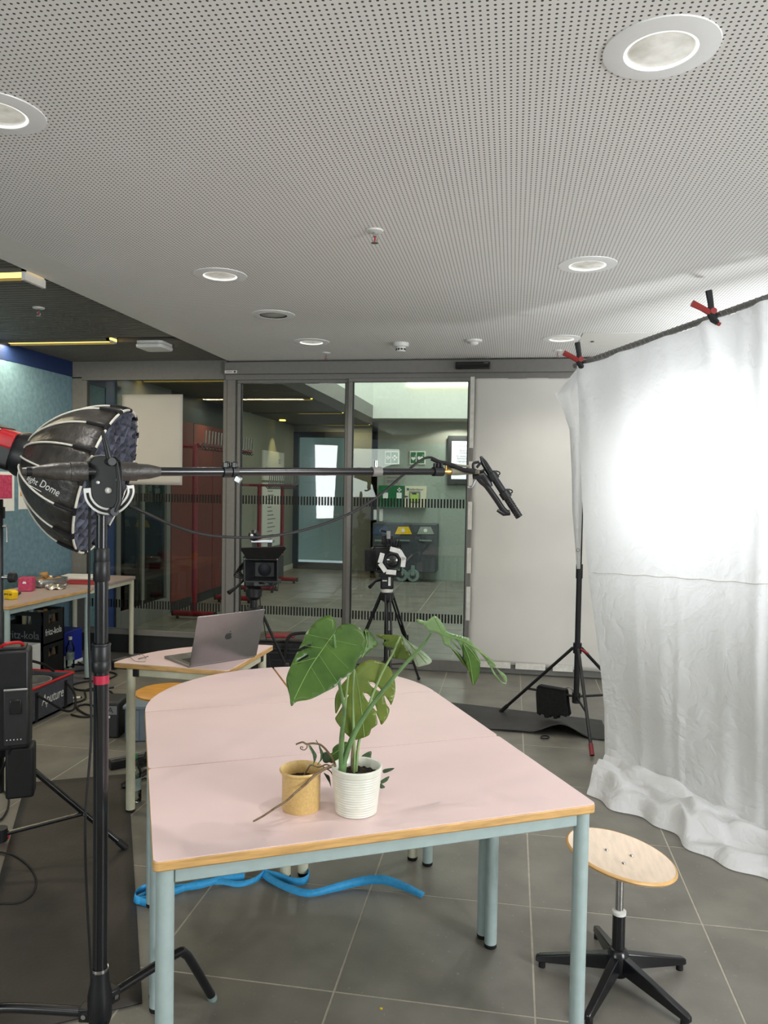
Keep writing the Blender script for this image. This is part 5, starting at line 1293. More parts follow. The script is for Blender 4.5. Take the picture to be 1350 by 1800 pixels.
# black equipment bag behind the tripod
bc = V((-1.52, 5.45, 0))
t = thing('equipment_bag', 'large black equipment bag with red lining by the glass doors', 'bag', bc, radians(8), world=False)
def bagp(u, v): return None
MB().prism(rrect(-0.34, -0.18, 0.34, 0.18, 0.06), 0.0, 0.40).build('body', 'black_cloth', t, bevel=0.03)
MB().box((0, -0.185, 0.17), (0.5, 0.03, 0.24)).build('front_pocket', 'black_cloth', t, bevel=0.02)
MB().box((0.02, -0.02, 0.415), (0.64, 0.28, 0.03)).build('lid', 'black_nylon', t, bevel=0.012)
MB().box((-0.13, -0.08, 0.434), (0.20, 0.12, 0.02)).build('red_lining', 'dark_red', t, bevel=0.008)
MB().tube(cr([(-0.08, -0.2, 0.30), (-0.06, -0.21, 0.44), (0.0, -0.17, 0.47), (0.12, -0.17, 0.47), (0.18, -0.21, 0.44), (0.2, -0.2, 0.30)]), 0.012, 8).build('handle', 'black_cloth', t)
for z in (0.33, 0.36): MB().box((0, -0.183, z), (0.62, 0.006, 0.008)).build('zip', 'frame_dark', t)
MB().lathe([(0.016, -0.002), (0.02, 0.0), (0.016, 0.002)], (-0.155, -0.203, 0.18), 20, basis((0, -1, 0)), closed=True).build('emblem', 'text_grey', t)
MB().box((-0.155, -0.203, 0.152), (0.04, 0.004, 0.008)).build('emblem_bar', 'text_grey', t)

# ================================================================== UNDER AND ON THE WALL TABLES
def crate(name, label, c, dx, dy, h, mt, txt_x=None, txt_y=None, bottles=0):
    t = thing(name, label, 'crate', c, 0)
    x, y, z = c; th = 0.012
    MB().box2((x, y, z), (x + dx, y + dy, z + th)).build('bottom', mt, t)
    # two long sides and two ends, each end with a grip hole
    for xx in (x, x + dx - th):
        m_ = MB().box2((xx, y, z), (xx + th, y + dy, z + h * 0.62)).box2((xx, y, z + h * 0.88), (xx + th, y + dy, z + h)).box2((xx, y, z + h * 0.62), (xx + th, y + dy * 0.28, z + h * 0.88)).box2((xx, y + dy * 0.72, z + h * 0.62), (xx + th, y + dy, z + h * 0.88)).build('end_wall', mt, t)
    for yy in (y, y + dy - th):
        MB().box2((x, yy, z), (x + dx, yy + th, z + h * 0.62)).box2((x, yy, z + h * 0.88), (x + dx, yy + th, z + h)).box2((x, yy, z + h * 0.62), (x + dx * 0.25, yy + th, z + h * 0.88)).box2((x + dx * 0.75, yy, z + h * 0.62), (x + dx, yy + th, z + h * 0.88)).build('side_wall', mt, t)
    if txt_x: text(txt_x[0], 'lettering', txt_x[1], (x + dx + 0.001, y + dy / 2, z + h * 0.36), (0, 1, 0), (0, 0, 1), txt_x[2], t, sx=0.8)
    if txt_y: text(txt_y[0], 'lettering', txt_y[1], (x + dx * 0.55, y - 0.001, z + h * 0.30), (1, 0, 0), (0, 0, 1), txt_y[2], t, sx=0.9)
    return t
def crate_bottles(x, y, dx, dy, z, h, nx, ny, label, cap):
    ROW = ('near row', 'middle row', 'far row'); SD_ = ('wall side', 'open side')
    for i in range(nx):
        for j in range(ny):
            c = V((x + dx * (i + 0.5) / nx, y + dy * (j + 0.5) / ny, z))
            t = thing('cola_bottle', label + ', %s, %s' % (ROW[j], SD_[i]), 'bottle', c, 0, label)
            MB().lathe([(0.001, 0), (0.027, 0.0), (0.028, 0.01), (0.028, h * 0.55), (0.014, h * 0.78), (0.012, h * 0.95)], c, 12).build('body', 'vine', t)
            MB().cyl(c + zz * (h * 0.94), c + zz * h, 0.0145, n=12).build('cap', cap, t)
crate('drink_crate', 'black cola crate standing on the floor, lower of the stack', (-3.935 + 0.02, 5.35, 0.0), 0.375, 0.29, 0.255, 'crate_black')
crate('drink_crate', 'black cola crate with white lettering on top of the stack', (-3.935 + 0.02, 5.35, 0.258), 0.375, 0.29, 0.262, 'crate_black', ('fritz-kola', 'text_white', 0.075), ('fritz-kola', 'text_grey', 0.088))
crate_bottles(-3.70, 5.37, 0.14, 0.25, 0.014, 0.235, 2, 3, 'brown cola bottle inside the lower black crate', 'brass')
crate_bottles(-3.70, 5.37, 0.14, 0.25, 0.272, 0.235, 2, 3, 'brown cola bottle inside the upper black crate', 'orange_wood')
t = thing('water_crate', 'blue water crate with a bottle picture next to the black crates', 'crate', (-3.75, 5.72, 0))
MB().box2((-3.86, 5.70, 0.02), (-3.59, 5.99, 0.29)).build('body', 'crate_blue', t, bevel=0.008)
MB().box2((-3.865, 5.695, 0.0), (-3.585, 5.995, 0.03)).build('base', 'paper_white', t, bevel=0.004)
MB().box2((-3.588, 5.71, 0.03), (-3.584, 5.85, 0.10)).build('label', 'paper_white', t)
t = thing('water_bottle', 'clear water bottle with pale label in front of the blue crate', 'bottle', (-3.545, 5.735, 0)); bottle(t, (-3.545, 5.735, 0), 0.26, 0.034, 'bottle_glass', 'white_plastic')
t = thing('white_box', 'tall white carton standing behind the grey equipment bag', 'box', (-3.6, 4.98, 0))
MB().box2((-3.66, 4.94, 0.0), (-3.40, 5.12, 0.34)).build('carton', 'white_plastic', t, bevel=0.006)
MB().box2((-3.60, 4.937, 0.08), (-3.55, 4.94, 0.30)).build('print', 'crate_black', t)
t = thing('dark_bottle', 'dark bottle with a white paper tag standing near the wall table leg', 'bottle', (-3.2, 4.42, 0))
qb = pd(11, 1150, 5.3); qb.z = 0.0
MB().lathe([(0.001, 0), (0.036, 0), (0.038, 0.02), (0.038, 0.28), (0.028, 0.34), (0.016, 0.40), (0.016, 0.475)], qb, 20).build('body', 'black_rubber', t)
MB().box(qb + V((0, -0.022, 0.445)), (0.06, 0.006, 0.03), M.Rotation(0.3, 3, 'Y')).build('tag', 'text_white', t)
# grey equipment bag with red rim
x0, x1, y0, y1, hh = -3.30, -2.935, 4.12, 4.79, 0.225
t = thing('equipment_bag', 'open grey equipment tote with red rim and white lettering', 'bag', (-3.1, 4.45, 0))
th = 0.014
for a, b_, nm in (((x0, y0, 0), (x1, y0 + th, hh), 'end_wall'), ((x0, y1 - th, 0), (x1, y1, hh), 'end_wall'), ((x0, y0, 0), (x0 + th, y1, hh), 'side_wall'), ((x1 - th, y0, 0), (x1, y1, hh), 'side_wall')):
    MB().box2(a, b_).build(nm, 'bag_grey', t, bevel=0.006)
MB().box2((x0, y0, 0), (x1, y1, 0.02)).build('bottom', 'bag_grey', t)
MB().tube([(x0, y0, hh), (x1, y0, hh), (x1, y1, hh), (x0, y1, hh), (x0, y0, hh)], 0.009, 8).build('rim', 'red', t)
fm = MB().box2((x0 + th, y0 + th, 0.12), (x1 - th, y1 - th, 0.155)).build('foam', 'foam_grey', t)
MB().lathe([(0.115, 0.15), (0.125, 0.15), (0.125, 0.21), (0.115, 0.21)], (-3.12, 4.60, 0), 32, closed=True).build('foam_ring', 'foam_grey', fm)
MB().lathe([(0.001, 0.157), (0.114, 0.157)], (-3.12, 4.60, 0), 28).build('foam_hollow', 'frame_dark', fm)
MB().box2((x0 + th, 4.36, 0.15), (x1 - th, 4.385, 0.205)).build('divider', 'foam_grey', t)
MB().box2((-3.12, y0 + th, 0.15), (-3.10, 4.36, 0.205)).build('divider', 'foam_grey', t)
text('Aputure', 'lettering', 'text_white', (x1 + 0.0025, 4.545, 0.125), (0, 1, 0), (0, 0, 1), 0.095, t, shear=0.25, sx=0.75)
for ya in (4.36, 4.68): MB().box2((x1 + 0.0005, ya, 0.01), (x1 + 0.003, ya + 0.03, hh - 0.03)).build('webbing', 'black_cloth', t)
MB().tube(cr([(x1 + 0.004, 4.375, 0.18), (x1 + 0.05, 4.42, 0.13), (x1 + 0.09, 4.55, 0.035), (x1 + 0.10, 4.64, 0.03), (x1 + 0.06, 4.70, 0.11), (x1 + 0.004, 4.695, 0.18)]), 0.008, 6).build('strap', 'black_cloth', t)
gp_ = MB().prism([(4.15, 0.0), (4.31, 0.0), (4.285, 0.105), (4.175, 0.105)], 0, 0.012, M(((0, 0, 1), (1, 0, 0), (0, 1, 0))), (x1, 0, 0)).build('bumper', 'black_rubber', t, bevel=0.006)
for k in range(4): MB().box2((x1 + 0.012, 4.17, 0.018 + 0.022 * k), (x1 + 0.016, 4.29, 0.028 + 0.022 * k)).build('bumper_rib', 'black', gp_)
MB().tube(cr([(x0 + 0.06, y0 + 0.3, hh), (x0 + 0.10, y0 + 0.36, hh + 0.10), (x0 + 0.14, y0 + 0.42, hh + 0.13), (x0 + 0.2, y0 + 0.55, hh + 0.08), (x0 + 0.22, y1, hh)]), 0.009, 6).build('strap', 'black_cloth', t)

ZT = TH
def tb(x, y, z=ZT): return pz(x, y, z)
p = tb(44, 1040); t = thing('pink_box', 'small pink patterned cube box on the wall table', 'box', p, radians(20), world=False)
MB().box((0, 0.05, 0.052), (0.10, 0.10, 0.10)).build('box', 'magenta', t, bevel=0.004)
MB().prism([(-0.014, 0), (0.014, 0), (0.01, 0.014), (-0.008, 0.016)], 0, 0.002, basis((0, -1, 0), (1, 0, 0)), (-0.005, 0.0, 0.06)).build('print', 'text_white', t)
p = tb(88, 1032); t = thing('metal_tray', 'shiny metal food tray with brown paper inside on the wall table', 'tray', p, radians(70), world=False)
MB().prism(rrect(-0.10, -0.01, 0.16, 0.20, 0.03), 0, 0.006).build('bottom', 'silver', t)
o_ = rrect(-0.10, -0.01, 0.16, 0.20, 0.03); n = len(o_)
MB().add([(x, y, 0.0) for x, y in o_] + [(x * 1.05, y * 1.05 - 0.003, 0.065) for x, y in o_], [(i, (i + 1) % n, n + (i + 1) % n, n + i) for i in range(n)]).build('side', 'silver', t, solid=0.003)
MB().grid(lambda u, v: (-0.08 + 0.22 * u, 0.01 + 0.17 * v, 0.05 + 0.02 * sin(9 * u) * sin(7 * v)), 10, 8).build('paper', 'cardboard', t)
MB().add([(0.02, 0.08, 0.06), (0.08, 0.12, 0.06), (0.05, 0.10, 0.11), (0.0, 0.14, 0.10)], [(0, 1, 2), (0, 2, 3)]).build('paper', 'cardboard', t, solid=0.002)
for k, (qx, qy, l) in enumerate(((84, 1034, 'crumpled foil snack wrapper in front of the metal tray'), (97, 1037, 'dark crumpled foil wrapper beside the metal tray'), (108, 1030, 'shiny foil pack leaning on the metal tray'))):
    p = tb(qx, qy); t = thing('foil_wrapper', l, 'wrapper', p, 0.5 * k, 'foil wrappers', world=False)
    MB().grid(lambda u, v: (0.13 * (u - 0.5) * (1 - 0.2 * sin(6 * v)), 0.10 * v, 0.008 + 0.022 * sin(pi * u) * sin(pi * v) + 0.010 * sin(13 * u + 5 * v + k) * sin(9 * v + 2)), 14, 10).build('foil', 'foil', t, solid=0.002)
p = tb(143, 1025); t = thing('folder', 'dark red folder lying on the wall table', 'folder', p, radians(8), world=False)
MB().box((0, 0.02, 0.006), (0.30, 0.22, 0.010)).build('cover', 'red_folder', t, bevel=0.002)
MB().box((0.004, 0.02, 0.006), (0.298, 0.212, 0.006)).build('pages', 'paper_white', t)
p = tb(142, 1014); t = thing('paper_stack', 'white paper stack behind the red folder', 'paper', p, radians(5), world=False)
for k in range(4): MB().box((0.002 * k, -0.02 + 0.002 * k, 0.002 + 0.004 * k), (0.30, 0.21, 0.0036), M.Rotation(0.03 * k, 3, 'Z')).build('sheet', 'paper_white', t)
p = tb(14, 1054); t = thing('yellow_block', 'yellow plastic block with dark lettering on the wall table', 'block', p, radians(-14), world=False)
MB().prism([(-0.035, 0.0), (0.035, 0.0), (0.045, 0.05), (0.02, 0.065), (-0.045, 0.062)], 0, 0.05, basis((0, -1, 0), (1, 0, 0)), (0, 0.05, 0.001)).build('block', 'yellow', t, bevel=0.003)
text('APOL 207', 'lettering', 'text_dark', (0.0, -0.0015, 0.036), (1, 0, 0), (0, 0, 1), 0.018, t)
cable('black_cord', 'short black cord lying behind the yellow block', [tb(24, 1050, ZT + 0.006), tb(30, 1046, ZT + 0.006), tb(36, 1042, ZT + 0.006), tb(30, 1043, ZT + 0.012), tb(22, 1046, ZT + 0.008)], 0.006)

# ================================================================== FLOOR ITEMS
# long rubber runner left, rubber mat right
def fp(x, y, z=0.0): return pz(x, y, z)
a, b_, c, d = fp(45, 1378), fp(225, 1362), fp(250, 1765), fp(-66, 1620)
d = a + (c - b_) * 1.03
m_ = MB().grid(lambda u, v: a.lerp(b_, u).lerp((d).lerp(c, u), v) + zz * (0.0045 + 0.001 * sin(12 * u) * sin(9 * v)), 12, 30).build('rubber_runner', 'rubber_mat', solid=0.004)
tag(m_, 'dark rubber floor runner under the boom stand at left', 'mat')
def matf(u, v):
    L0, L1 = V((-0.62, 5.43)), V((-0.55, 4.88)); R0, R1 = V((0.62, 5.19)), V((0.62, 4.80))
    p = L0.lerp(L1, v).lerp(R0.lerp(R1, v), u); w = max(0, 1 - abs(u - 0.76) / 0.17)
    return (p.x, p.y, 0.005 + 0.07 * (w * w * (3 - 2 * w)) * v ** 2 + 0.006 * sin(9 * u + 3 * v) * v + 0.006)
m_ = MB().grid(matf, 60, 16).build('rubber_mat', 'rubber_mat_dark', solid=0.005)
tag(m_, 'dark rubber mat with a raised wave under the backdrop stand', 'mat')
t = tag(MB().tube([fp(958 + 7 * cos(k * pi / 8), 1296 + 2.6 * sin(k * pi / 8), 0.006 + 0.004 * (k % 3)) for k in range(17)], 0.004, 8).build('cable_ring', 'black_rubber'), 'small black loop lying on the floor before the rubber mat', 'loop')
t = tag(MB().lathe([(0.001, 0.0), (0.0045, 0.0), (0.0045, 0.0012), (0.001, 0.0014)], fp(670, 1773, 0), 14).build('marker_dot', 'yellow'), 'tiny yellow marker dot on the floor tile', 'marker')

# blue strap
def ribbon(t, pts, wv, name='band', mt='strap_blue'):
    P = cr(pts, 8); n = len(P); vs = []
    for i, q in enumerate(P):
        k = i / (n - 1) * (len(wv) - 1); j = min(int(k), len(wv) - 2); w = V(wv[j]).lerp(V(wv[j + 1]), k - j)
        vs += [q - w * 0.5, q + w * 0.5]
    return MB().add(vs, [(2 * i, 2 * i + 1, 2 * i + 3, 2 * i + 2) for i in range(n - 1)]).build(name, mt, t, solid=0.0012)
t = thing('lashing_strap', 'bright blue lashing strap lying in loops under the front table', 'strap', fp(500, 1555))
up_ = (0, 0.006, 0.025); fl_ = (0.010, 0.018, 0.012)
ribbon(t, [fp(744, 1574, 0.012), fp(705, 1556, 0.02), fp(670, 1546, 0.028), fp(630, 1550, 0.02), fp(590, 1560, 0.014), fp(545, 1570, 0.013), fp(510, 1562, 0.018), fp(475, 1545, 0.02), fp(462, 1532, 0.018)], [fl_, (0, .02, .026), (0, .012, .03), (0, .015, .026), (0.01, .02, .018), (0.0, .028, .012), (0.02, 0.02, 0.012)])
ribbon(t, [fp(462, 1534, 0.016), fp(490, 1540, 0.018), fp(515, 1549, 0.016), fp(535, 1548, 0.016), fp(543, 1538, 0.018), fp(538, 1528, 0.018)], [up_, up_, (0.0, 0.008, 0.028), up_])
ribbon(t, [fp(470, 1528, 0.016), fp(450, 1546, 0.016), fp(420, 1554, 0.014), fp(390, 1550, 0.016), fp(350, 1552, 0.016), fp(310, 1566, 0.016), fp(270, 1576, 0.016), fp(245, 1583, 0.018), fp(236, 1576, 0.02), fp(245, 1565, 0.02), fp(262, 1560, 0.02), fp(256, 1572, 0.018), fp(243, 1582, 0.016), fp(262, 1588, 0.016)], [up_, (0, 0.02, 0.012), up_, (0, 0.014, 0.022), up_, up_])
ribbon(t, [fp(300, 1562, 0.016), fp(350, 1556, 0.02), fp(395, 1544, 0.02), fp(430, 1541, 0.02)], [up_, (0, 0.016, 0.022), up_])

# power strip, grey box, cables by the laptop table
t = thing('power_strip', 'black power strip on the floor behind the water bottle', 'power strip', fp(225, 1340))
pa, pb = fp(192, 1352), fp(262, 1338); dv = (pb - pa); R = M.Rotation(atan2(dv.y, dv.x), 3, 'Z')
MB().box((pa + pb) / 2 + zz * 0.024, (dv.length, 0.06, 0.045), R).build('housing', 'black', t, bevel=0.005)
MB().box((pa + pb) / 2 + zz * 0.048, (dv.length * 0.96, 0.012, 0.004), R).build('edge_strip', 'silver', t)
for k in range(4): MB().cyl(pa.lerp(pb, 0.2 + 0.2 * k) + zz * 0.046, pa.lerp(pb, 0.2 + 0.2 * k) + zz * 0.0485, 0.019, n=16).build('socket', 'frame_dark', t)
MB().cyl(fp(258, 1336, 0.05), fp(260, 1322, 0.085), 0.022, 0.015, n=12).build('plug', 'black_rubber', t)
p = fp(252, 1246); t = thing('grey_storage_box', 'grey plastic storage box under the laptop table', 'box', (-2.05, 4.35, 0), radians(12), world=False)
MB().box((0, 0, 0.10), (0.42, 0.28, 0.20)).build('body', 'crate_grey', t, bevel=0.01)
for x in (-0.14, 0, 0.14): MB().box((x, -0.143, 0.10), (0.03, 0.01, 0.18)).build('rib', 'crate_grey', t)
MB().box((0, 0, 0.205), (0.44, 0.30, 0.02)).build('rim', 'crate_grey', t, bevel=0.004)
t = thing('cable_box', 'grey case with dark print standing left of the storage box', 'case', (-2.38, 4.3, 0), radians(10), world=False)
MB().box((0, 0, 0.11), (0.15, 0.20, 0.22)).build('body', 'frame_dark', t, bevel=0.012)
MB().box((0, -0.102, 0.17), (0.13, 0.004, 0.05)).build('label', 'text_grey', t); text('AA', 'lettering', 'text_dark', (0.01, -0.1045, 0.17), (1, 0, 0), (0, 0, 1), 0.05, t)
MB().box((0.0, -0.103, 0.13), (0.05, 0.006, 0.012)).build('latch', 'text_white', t)
t = thing('folded_stand', 'grey folded light stand lying on the floor by the glass wall', 'stand', (-2.75, 5.6, 0))
for k in range(3): MB().tube([fp(195, 1164 + 3 * k, 0.03), fp(240, 1152 + 3 * k, 0.03 + 0.01 * k)], 0.016, 8).build('tube', 'frame_grey', t)
MB().box(fp(196, 1168, 0.04), (0.10, 0.05, 0.06)).build('head', 'black', t, bevel=0.006)
FC = [
    ('black cable lying from the water crate across to the stand column', [(122, 1150), (135, 1162), (155, 1171), (190, 1172), (230, 1176), (262, 1180)]),
    ('black cable loop on the floor behind the grey tote', [(118, 1182), (150, 1178), (185, 1180), (205, 1186), (180, 1196), (150, 1198), (128, 1204), (135, 1212), (165, 1213), (200, 1208)]),
    ('black cable coil beside the tote strap', [(130, 1236), (150, 1228), (150, 1214), (168, 1210), (195, 1216), (198, 1230), (175, 1241), (150, 1238), (135, 1244), (160, 1258), (195, 1250), (215, 1240)]),
    ('black cable running from the tote under the laptop table', [(125, 1256), (150, 1260), (190, 1252), (220, 1238), (250, 1241), (280, 1238)]),
    ('black cable curl left of the front table corner', [(262, 1258), (240, 1264), (232, 1272), (242, 1278), (262, 1279)]),
    ('thin black cable under the blue crate by the wall', [(108, 1158), (116, 1166), (128, 1168), (150, 1169)]),
    ('black cable loop on the floor at the left edge, upper', [(-8, 1384), (8, 1392), (15, 1402), (14, 1420), (4, 1438), (-8, 1444)]),
    ('black cable loop on the rubber runner at the left edge', [(-8, 1497), (20, 1502), (48, 1520), (63, 1545), (58, 1570), (35, 1586), (0, 1588), (-10, 1590)]),
    ('black cable hanging below the lamp control box', None),
    ('thin cable on the floor right of the water bottle', [(246, 1372), (255, 1368), (262, 1372)]),
]
for l, pts in FC:
    if pts: cable('floor_cable', l, [fp(x, y, 0.008) for x, y in pts], 0.0065 if pts[0][1] < 1300 else 0.0045, grp='cables on the floor')
cable('floor_cable', FC[8][0], [pd(20, 1270, 2.9), pd(18, 1300, 2.9), pd(14, 1330, 2.92), pd(4, 1352, 2.95), pd(-8, 1380, 3.0)], 0.0055, grp='cables on the floor')
t = thing('cable_connector', 'small pale cable connector on the floor right of the tote', 'connector', fp(134, 1228))
MB().cyl(fp(124, 1228, 0.01), fp(141, 1226, 0.01), 0.009, n=10).build('sleeve', 'tape_white', t); MB().cyl(fp(140, 1226, 0.01), fp(144, 1225.5, 0.01), 0.007, n=10).build('tip', 'black', t)
t = thing('red_clamp', 'small red plastic knob on the floor at the left edge', 'knob', fp(4, 1472))
for k in range(6):
    a_ = k * pi / 3; MB().sphere(fp(4, 1470, 0.03) + V((0.018 * cos(a_), 0.018 * sin(a_), 0.008 * sin(3 * a_))), 0.014, 8).build('lobe', 'red', t)
MB().cyl(fp(4, 1470, 0.0), fp(4, 1470, 0.05), 0.014, n=10).build('core', 'red', t)

# ================================================================== PLANTS
PD = (pz(625, 1425, TH) - CAM).dot(FW)
pw = pz(626, 1425, TH); 
t = thing('monstera', 'monstera plant with large split leaves in a ribbed white pot', 'potted plant', pw)
prof = [(0.001, 0.0), (0.048, 0.0)]
H_, RB, RTP = 0.118, 0.0515, 0.0645
for k in range(60):
    z = 0.002 + (H_ - 0.004) * k / 59; r = RB + (RTP - RB) * (z / H_) ** 0.9; r += (0.0011 * sin(2 * pi * z / 0.0064)) if z < H_ - 0.012 else 0.0006
    prof.append((r, z))
prof += [(RTP, H_), (RTP - 0.004, H_ + 0.001), (RTP - 0.007, H_ - 0.002), (RTP - 0.009, H_ - 0.03), (0.001, H_ - 0.03)]
MB().lathe(prof, pw, 64).build('pot', 'pot_white', t, angle=75)
MB().grid(lambda u, v: pw + V((0.054 * (2 * u - 1), 0.054 * (2 * v - 1) * sqrt(max(0, 1 - (2 * u - 1) ** 2)), H_ - 0.022 + 0.003 * sin(40 * u) * sin(37 * v))), 26, 26).build('soil', 'soil', t)
yp = pz(529, 1420, TH)
t2 = thing('hoya', 'wilted hoya vine in a mustard yellow pot beside the monstera', 'potted plant', yp)
MB().lathe([(0.001, 0.0), (0.047, 0.0), (0.049, 0.004), (0.0495, 0.09), (0.050, 0.094), (0.0555, 0.098), (0.0565, 0.102), (0.0545, 0.105), (0.050, 0.103), (0.046, 0.095), (0.045, 0.07), (0.001, 0.07)], yp, 56).build('pot', 'pot_yellow', t2, angle=60)
MB().grid(lambda u, v: yp + V((0.045 * (2 * u - 1), 0.045 * (2 * v - 1) * sqrt(max(0, 1 - (2 * u - 1) ** 2)), 0.074 + 0.003 * sin(50 * u) * sin(41 * v))), 22, 22).build('soil', 'soil', t2)

def inpoly(p, poly):
    x, y = p; c = False; n = len(poly)
    for i in range(n):
        x1, y1 = poly[i]; x2, y2 = poly[i - 1]
        if (y1 > y) != (y2 > y) and x < (x2 - x1) * (y - y1) / (y2 - y1) + x1: c = not c
    return c
def leaf(t, name, mt, outline, rib, depth, tilt=(0, 0), holes=(), cup=0.0, droop=0.0, step=9, veins=True, wave=0.0, sec=()):
    """outline and midrib as seen in the photograph, on a leaf plane at a given distance; tilt = depth slope per metre to the right / up"""
    ox = [V(p) for p in outline]; c = sum(ox, V((0, 0))) / len(ox)
    def smooth(pl):
        P = [V((p[0], p[1], 0)) for p in pl]; P = P + [P[0]]; q = cr([P[-2]] + P + [P[1]], 3); return [(v.x, v.y) for v in q[3:-3 - 1]]
    o2 = smooth(outline); hs = [smooth(h) for h in holes]
    pts = list(o2); ed = [(i, (i + 1) % len(o2)) for i in range(len(o2))]
    for h in hs:
        b0 = len(pts); pts += h; ed += [(b0 + i, b0 + (i + 1) % len(h)) for i in range(len(h))]
    xs = [p[0] for p in o2]; ys = [p[1] for p in o2]; x = min(xs)
    while x < max(xs):
        y = min(ys)
        while y < max(ys):
            q = (x + 2 * sin(y), y + 2 * cos(x))
            if inpoly(q, o2) and not any(inpoly(q, h) for h in hs): pts.append(q)
            y += step
        x += step
    r = delaunay_2d_cdt([V(p) for p in pts], ed, [], 0, 1e-4)
    vv, ff = r[0], r[2]
    R0, R1 = V(rib[0]), V(rib[-1]); rd = (R1 - R0).normalized(); rl = (R1 - R0).length
    sc_ = depth / F_PX
    def place(q):
        q = V((q[0], q[1])); e = (q - R0); along = e.dot(rd); side = e.x * -rd.y + e.y * rd.x
        dd = depth + tilt[0] * (q.x - c.x) * sc_ - tilt[1] * (q.y - c.y) * sc_
        dd += cup * (side / rl) ** 2 * rl * sc_ + droop * (along / rl) ** 2 * rl * sc_ + wave * sin(along * 0.18) * abs(side) * sc_
        return pd(q.x, q.y, dd)
    fs = []
    for f in ff:
        m_ = sum((vv[i] for i in f), V((0, 0))) / len(f)
        if inpoly((m_.x, m_.y), o2) and not any(inpoly((m_.x, m_.y), h) for h in hs): fs.append(tuple(f))
    lf = MB().add([place(q) for q in vv], fs).build(name, mt, t, solid=0.0009, angle=80)
    if veins:
        d2 = -FW * 0.0012
        MB().tube([place(p) + d2 for p in [(a[0], a[1]) for a in cr([V((p[0], p[1], 0)) for p in rib], 5)]], 0.0011, 6, rs=None).build('midrib', 'vein', lf)
        for a_, b_ in sec: MB().tube([place(V(a_).lerp(V(b_), k / 5)) + d2 * 0.8 for k in range(6)], 0.0005, 5).build('vein', 'vein', lf)
    return lf
def zp(lst, x0=420, y0=1060, s=2.7): return [(x0 + x / s, y0 + y / s) for x, y in lst]
L1 = zp([(450, 145), (460, 118), (458, 88), (440, 62), (415, 60), (370, 85), (325, 130), (303, 180), (275, 235), (245, 300), (225, 355), (228, 395), (240, 440), (248, 490), (275, 468), (340, 456), (410, 422), (460, 395), (490, 362), (530, 338), (552, 305), (566, 268), (590, 245), (601, 205), (600, 165), (585, 130), (555, 107), (520, 98), (482, 106), (460, 125)])
leaf(t, 'leaf', 'leaf_green', L1, zp([(450, 146), (400, 215), (330, 320), (262, 455)]), PD - 0.16, (0.25, 0.75), [zp([(277, 226), (300, 208), (335, 196), (344, 204), (320, 216), (285, 230)]), zp([(275, 278), (295, 262), (325, 246), (329, 253), (300, 270), (280, 279)])], cup=-0.10, droop=0.10, sec=[(zp([(430, 172)])[0], zp([(330, 150)])[0]), (zp([(400, 215)])[0], zp([(300, 200)])[0]), (zp([(370, 258)])[0], zp([(255, 290)])[0]), (zp([(430, 172)])[0], zp([(560, 200)])[0]), (zp([(410, 200)])[0], zp([(520, 310)])[0]), (zp([(380, 245)])[0], zp([(470, 380)])[0]), (zp([(340, 300)])[0], zp([(410, 415)])[0])])
L2 = zp([(600, 122), (626, 140), (645, 168), (661, 195), (640, 213), (612, 235), (585, 262), (574, 266), (592, 240), (603, 205), (605, 160)])
leaf(t, 'leaf', 'leaf_green', L2, zp([(598, 128), (608, 190), (585, 258)]), PD + 0.02, (0.6, 0.3), cup=0.05, step=6)
L3 = zp([(550, 316), (575, 288), (620, 270), (668, 276), (712, 302), (735, 348), (743, 405), (736, 450), (722, 484), (714, 470), (690, 438), (700, 480), (715, 505), (703, 545), (677, 578), (668, 560), (650, 520), (657, 560), (655, 578), (640, 590), (628, 600), (617, 627), (580, 643), (545, 650), (520, 632), (488, 598), (457, 552), (470, 525), (520, 440), (500, 450), (462, 525), (455, 490), (458, 440), (482, 395), (520, 350)])
leaf(t, 'leaf', 'leaf_olive', L3, zp([(552, 316), (570, 430), (585, 540), (595, 635)]), PD + 0.05, (0.1, 0.35), [zp([(618, 378), (640, 378), (668, 405), (684, 428), (660, 415), (632, 398)]), zp([(592, 432), (612, 432), (640, 468), (655, 512), (640, 500), (612, 468)])], cup=0.12, droop=0.05, step=7, sec=[(zp([(556, 345)])[0], zp([(640, 290)])[0]), (zp([(560, 370)])[0], zp([(725, 400)])[0]), (zp([(575, 440)])[0], zp([(650, 560)])[0]), (zp([(558, 360)])[0], zp([(470, 430)])[0]), (zp([(575, 450)])[0], zp([(480, 560)])[0])])
L4a = zp([(650, 150), (690, 150), (740, 152), (770, 158), (776, 185), (800, 222), (828, 262), (828, 276), (790, 270), (732, 262), (718, 238), (740, 228), (720, 215), (690, 205), (682, 190), (700, 178), (668, 165)])
leaf(t, 'leaf', 'leaf_olive', L4a, zp([(768, 158), (745, 195), (735, 255)]), PD + 0.12, (-0.3, 0.5), cup=0.1, step=6, sec=[(zp([(760, 170)])[0], zp([(690, 195)])[0])])
L4b = zp([(772, 150), (790, 168), (815, 192), (850, 212), (888, 242), (915, 272), (905, 288), (880, 296), (845, 302), (832, 275), (815, 240), (795, 210), (780, 185)])
leaf(t, 'leaf', 'leaf_pale', L4b, zp([(773, 152), (830, 215), (890, 285)]), PD + 0.10, (0.5, -0.6), cup=-0.2, step=6, sec=[(zp([(815, 200)])[0], zp([(850, 295)])[0]), (zp([(830, 215)])[0], zp([(900, 265)])[0])])
def z5(lst): return zp(lst, 640, 1060, 5.19)
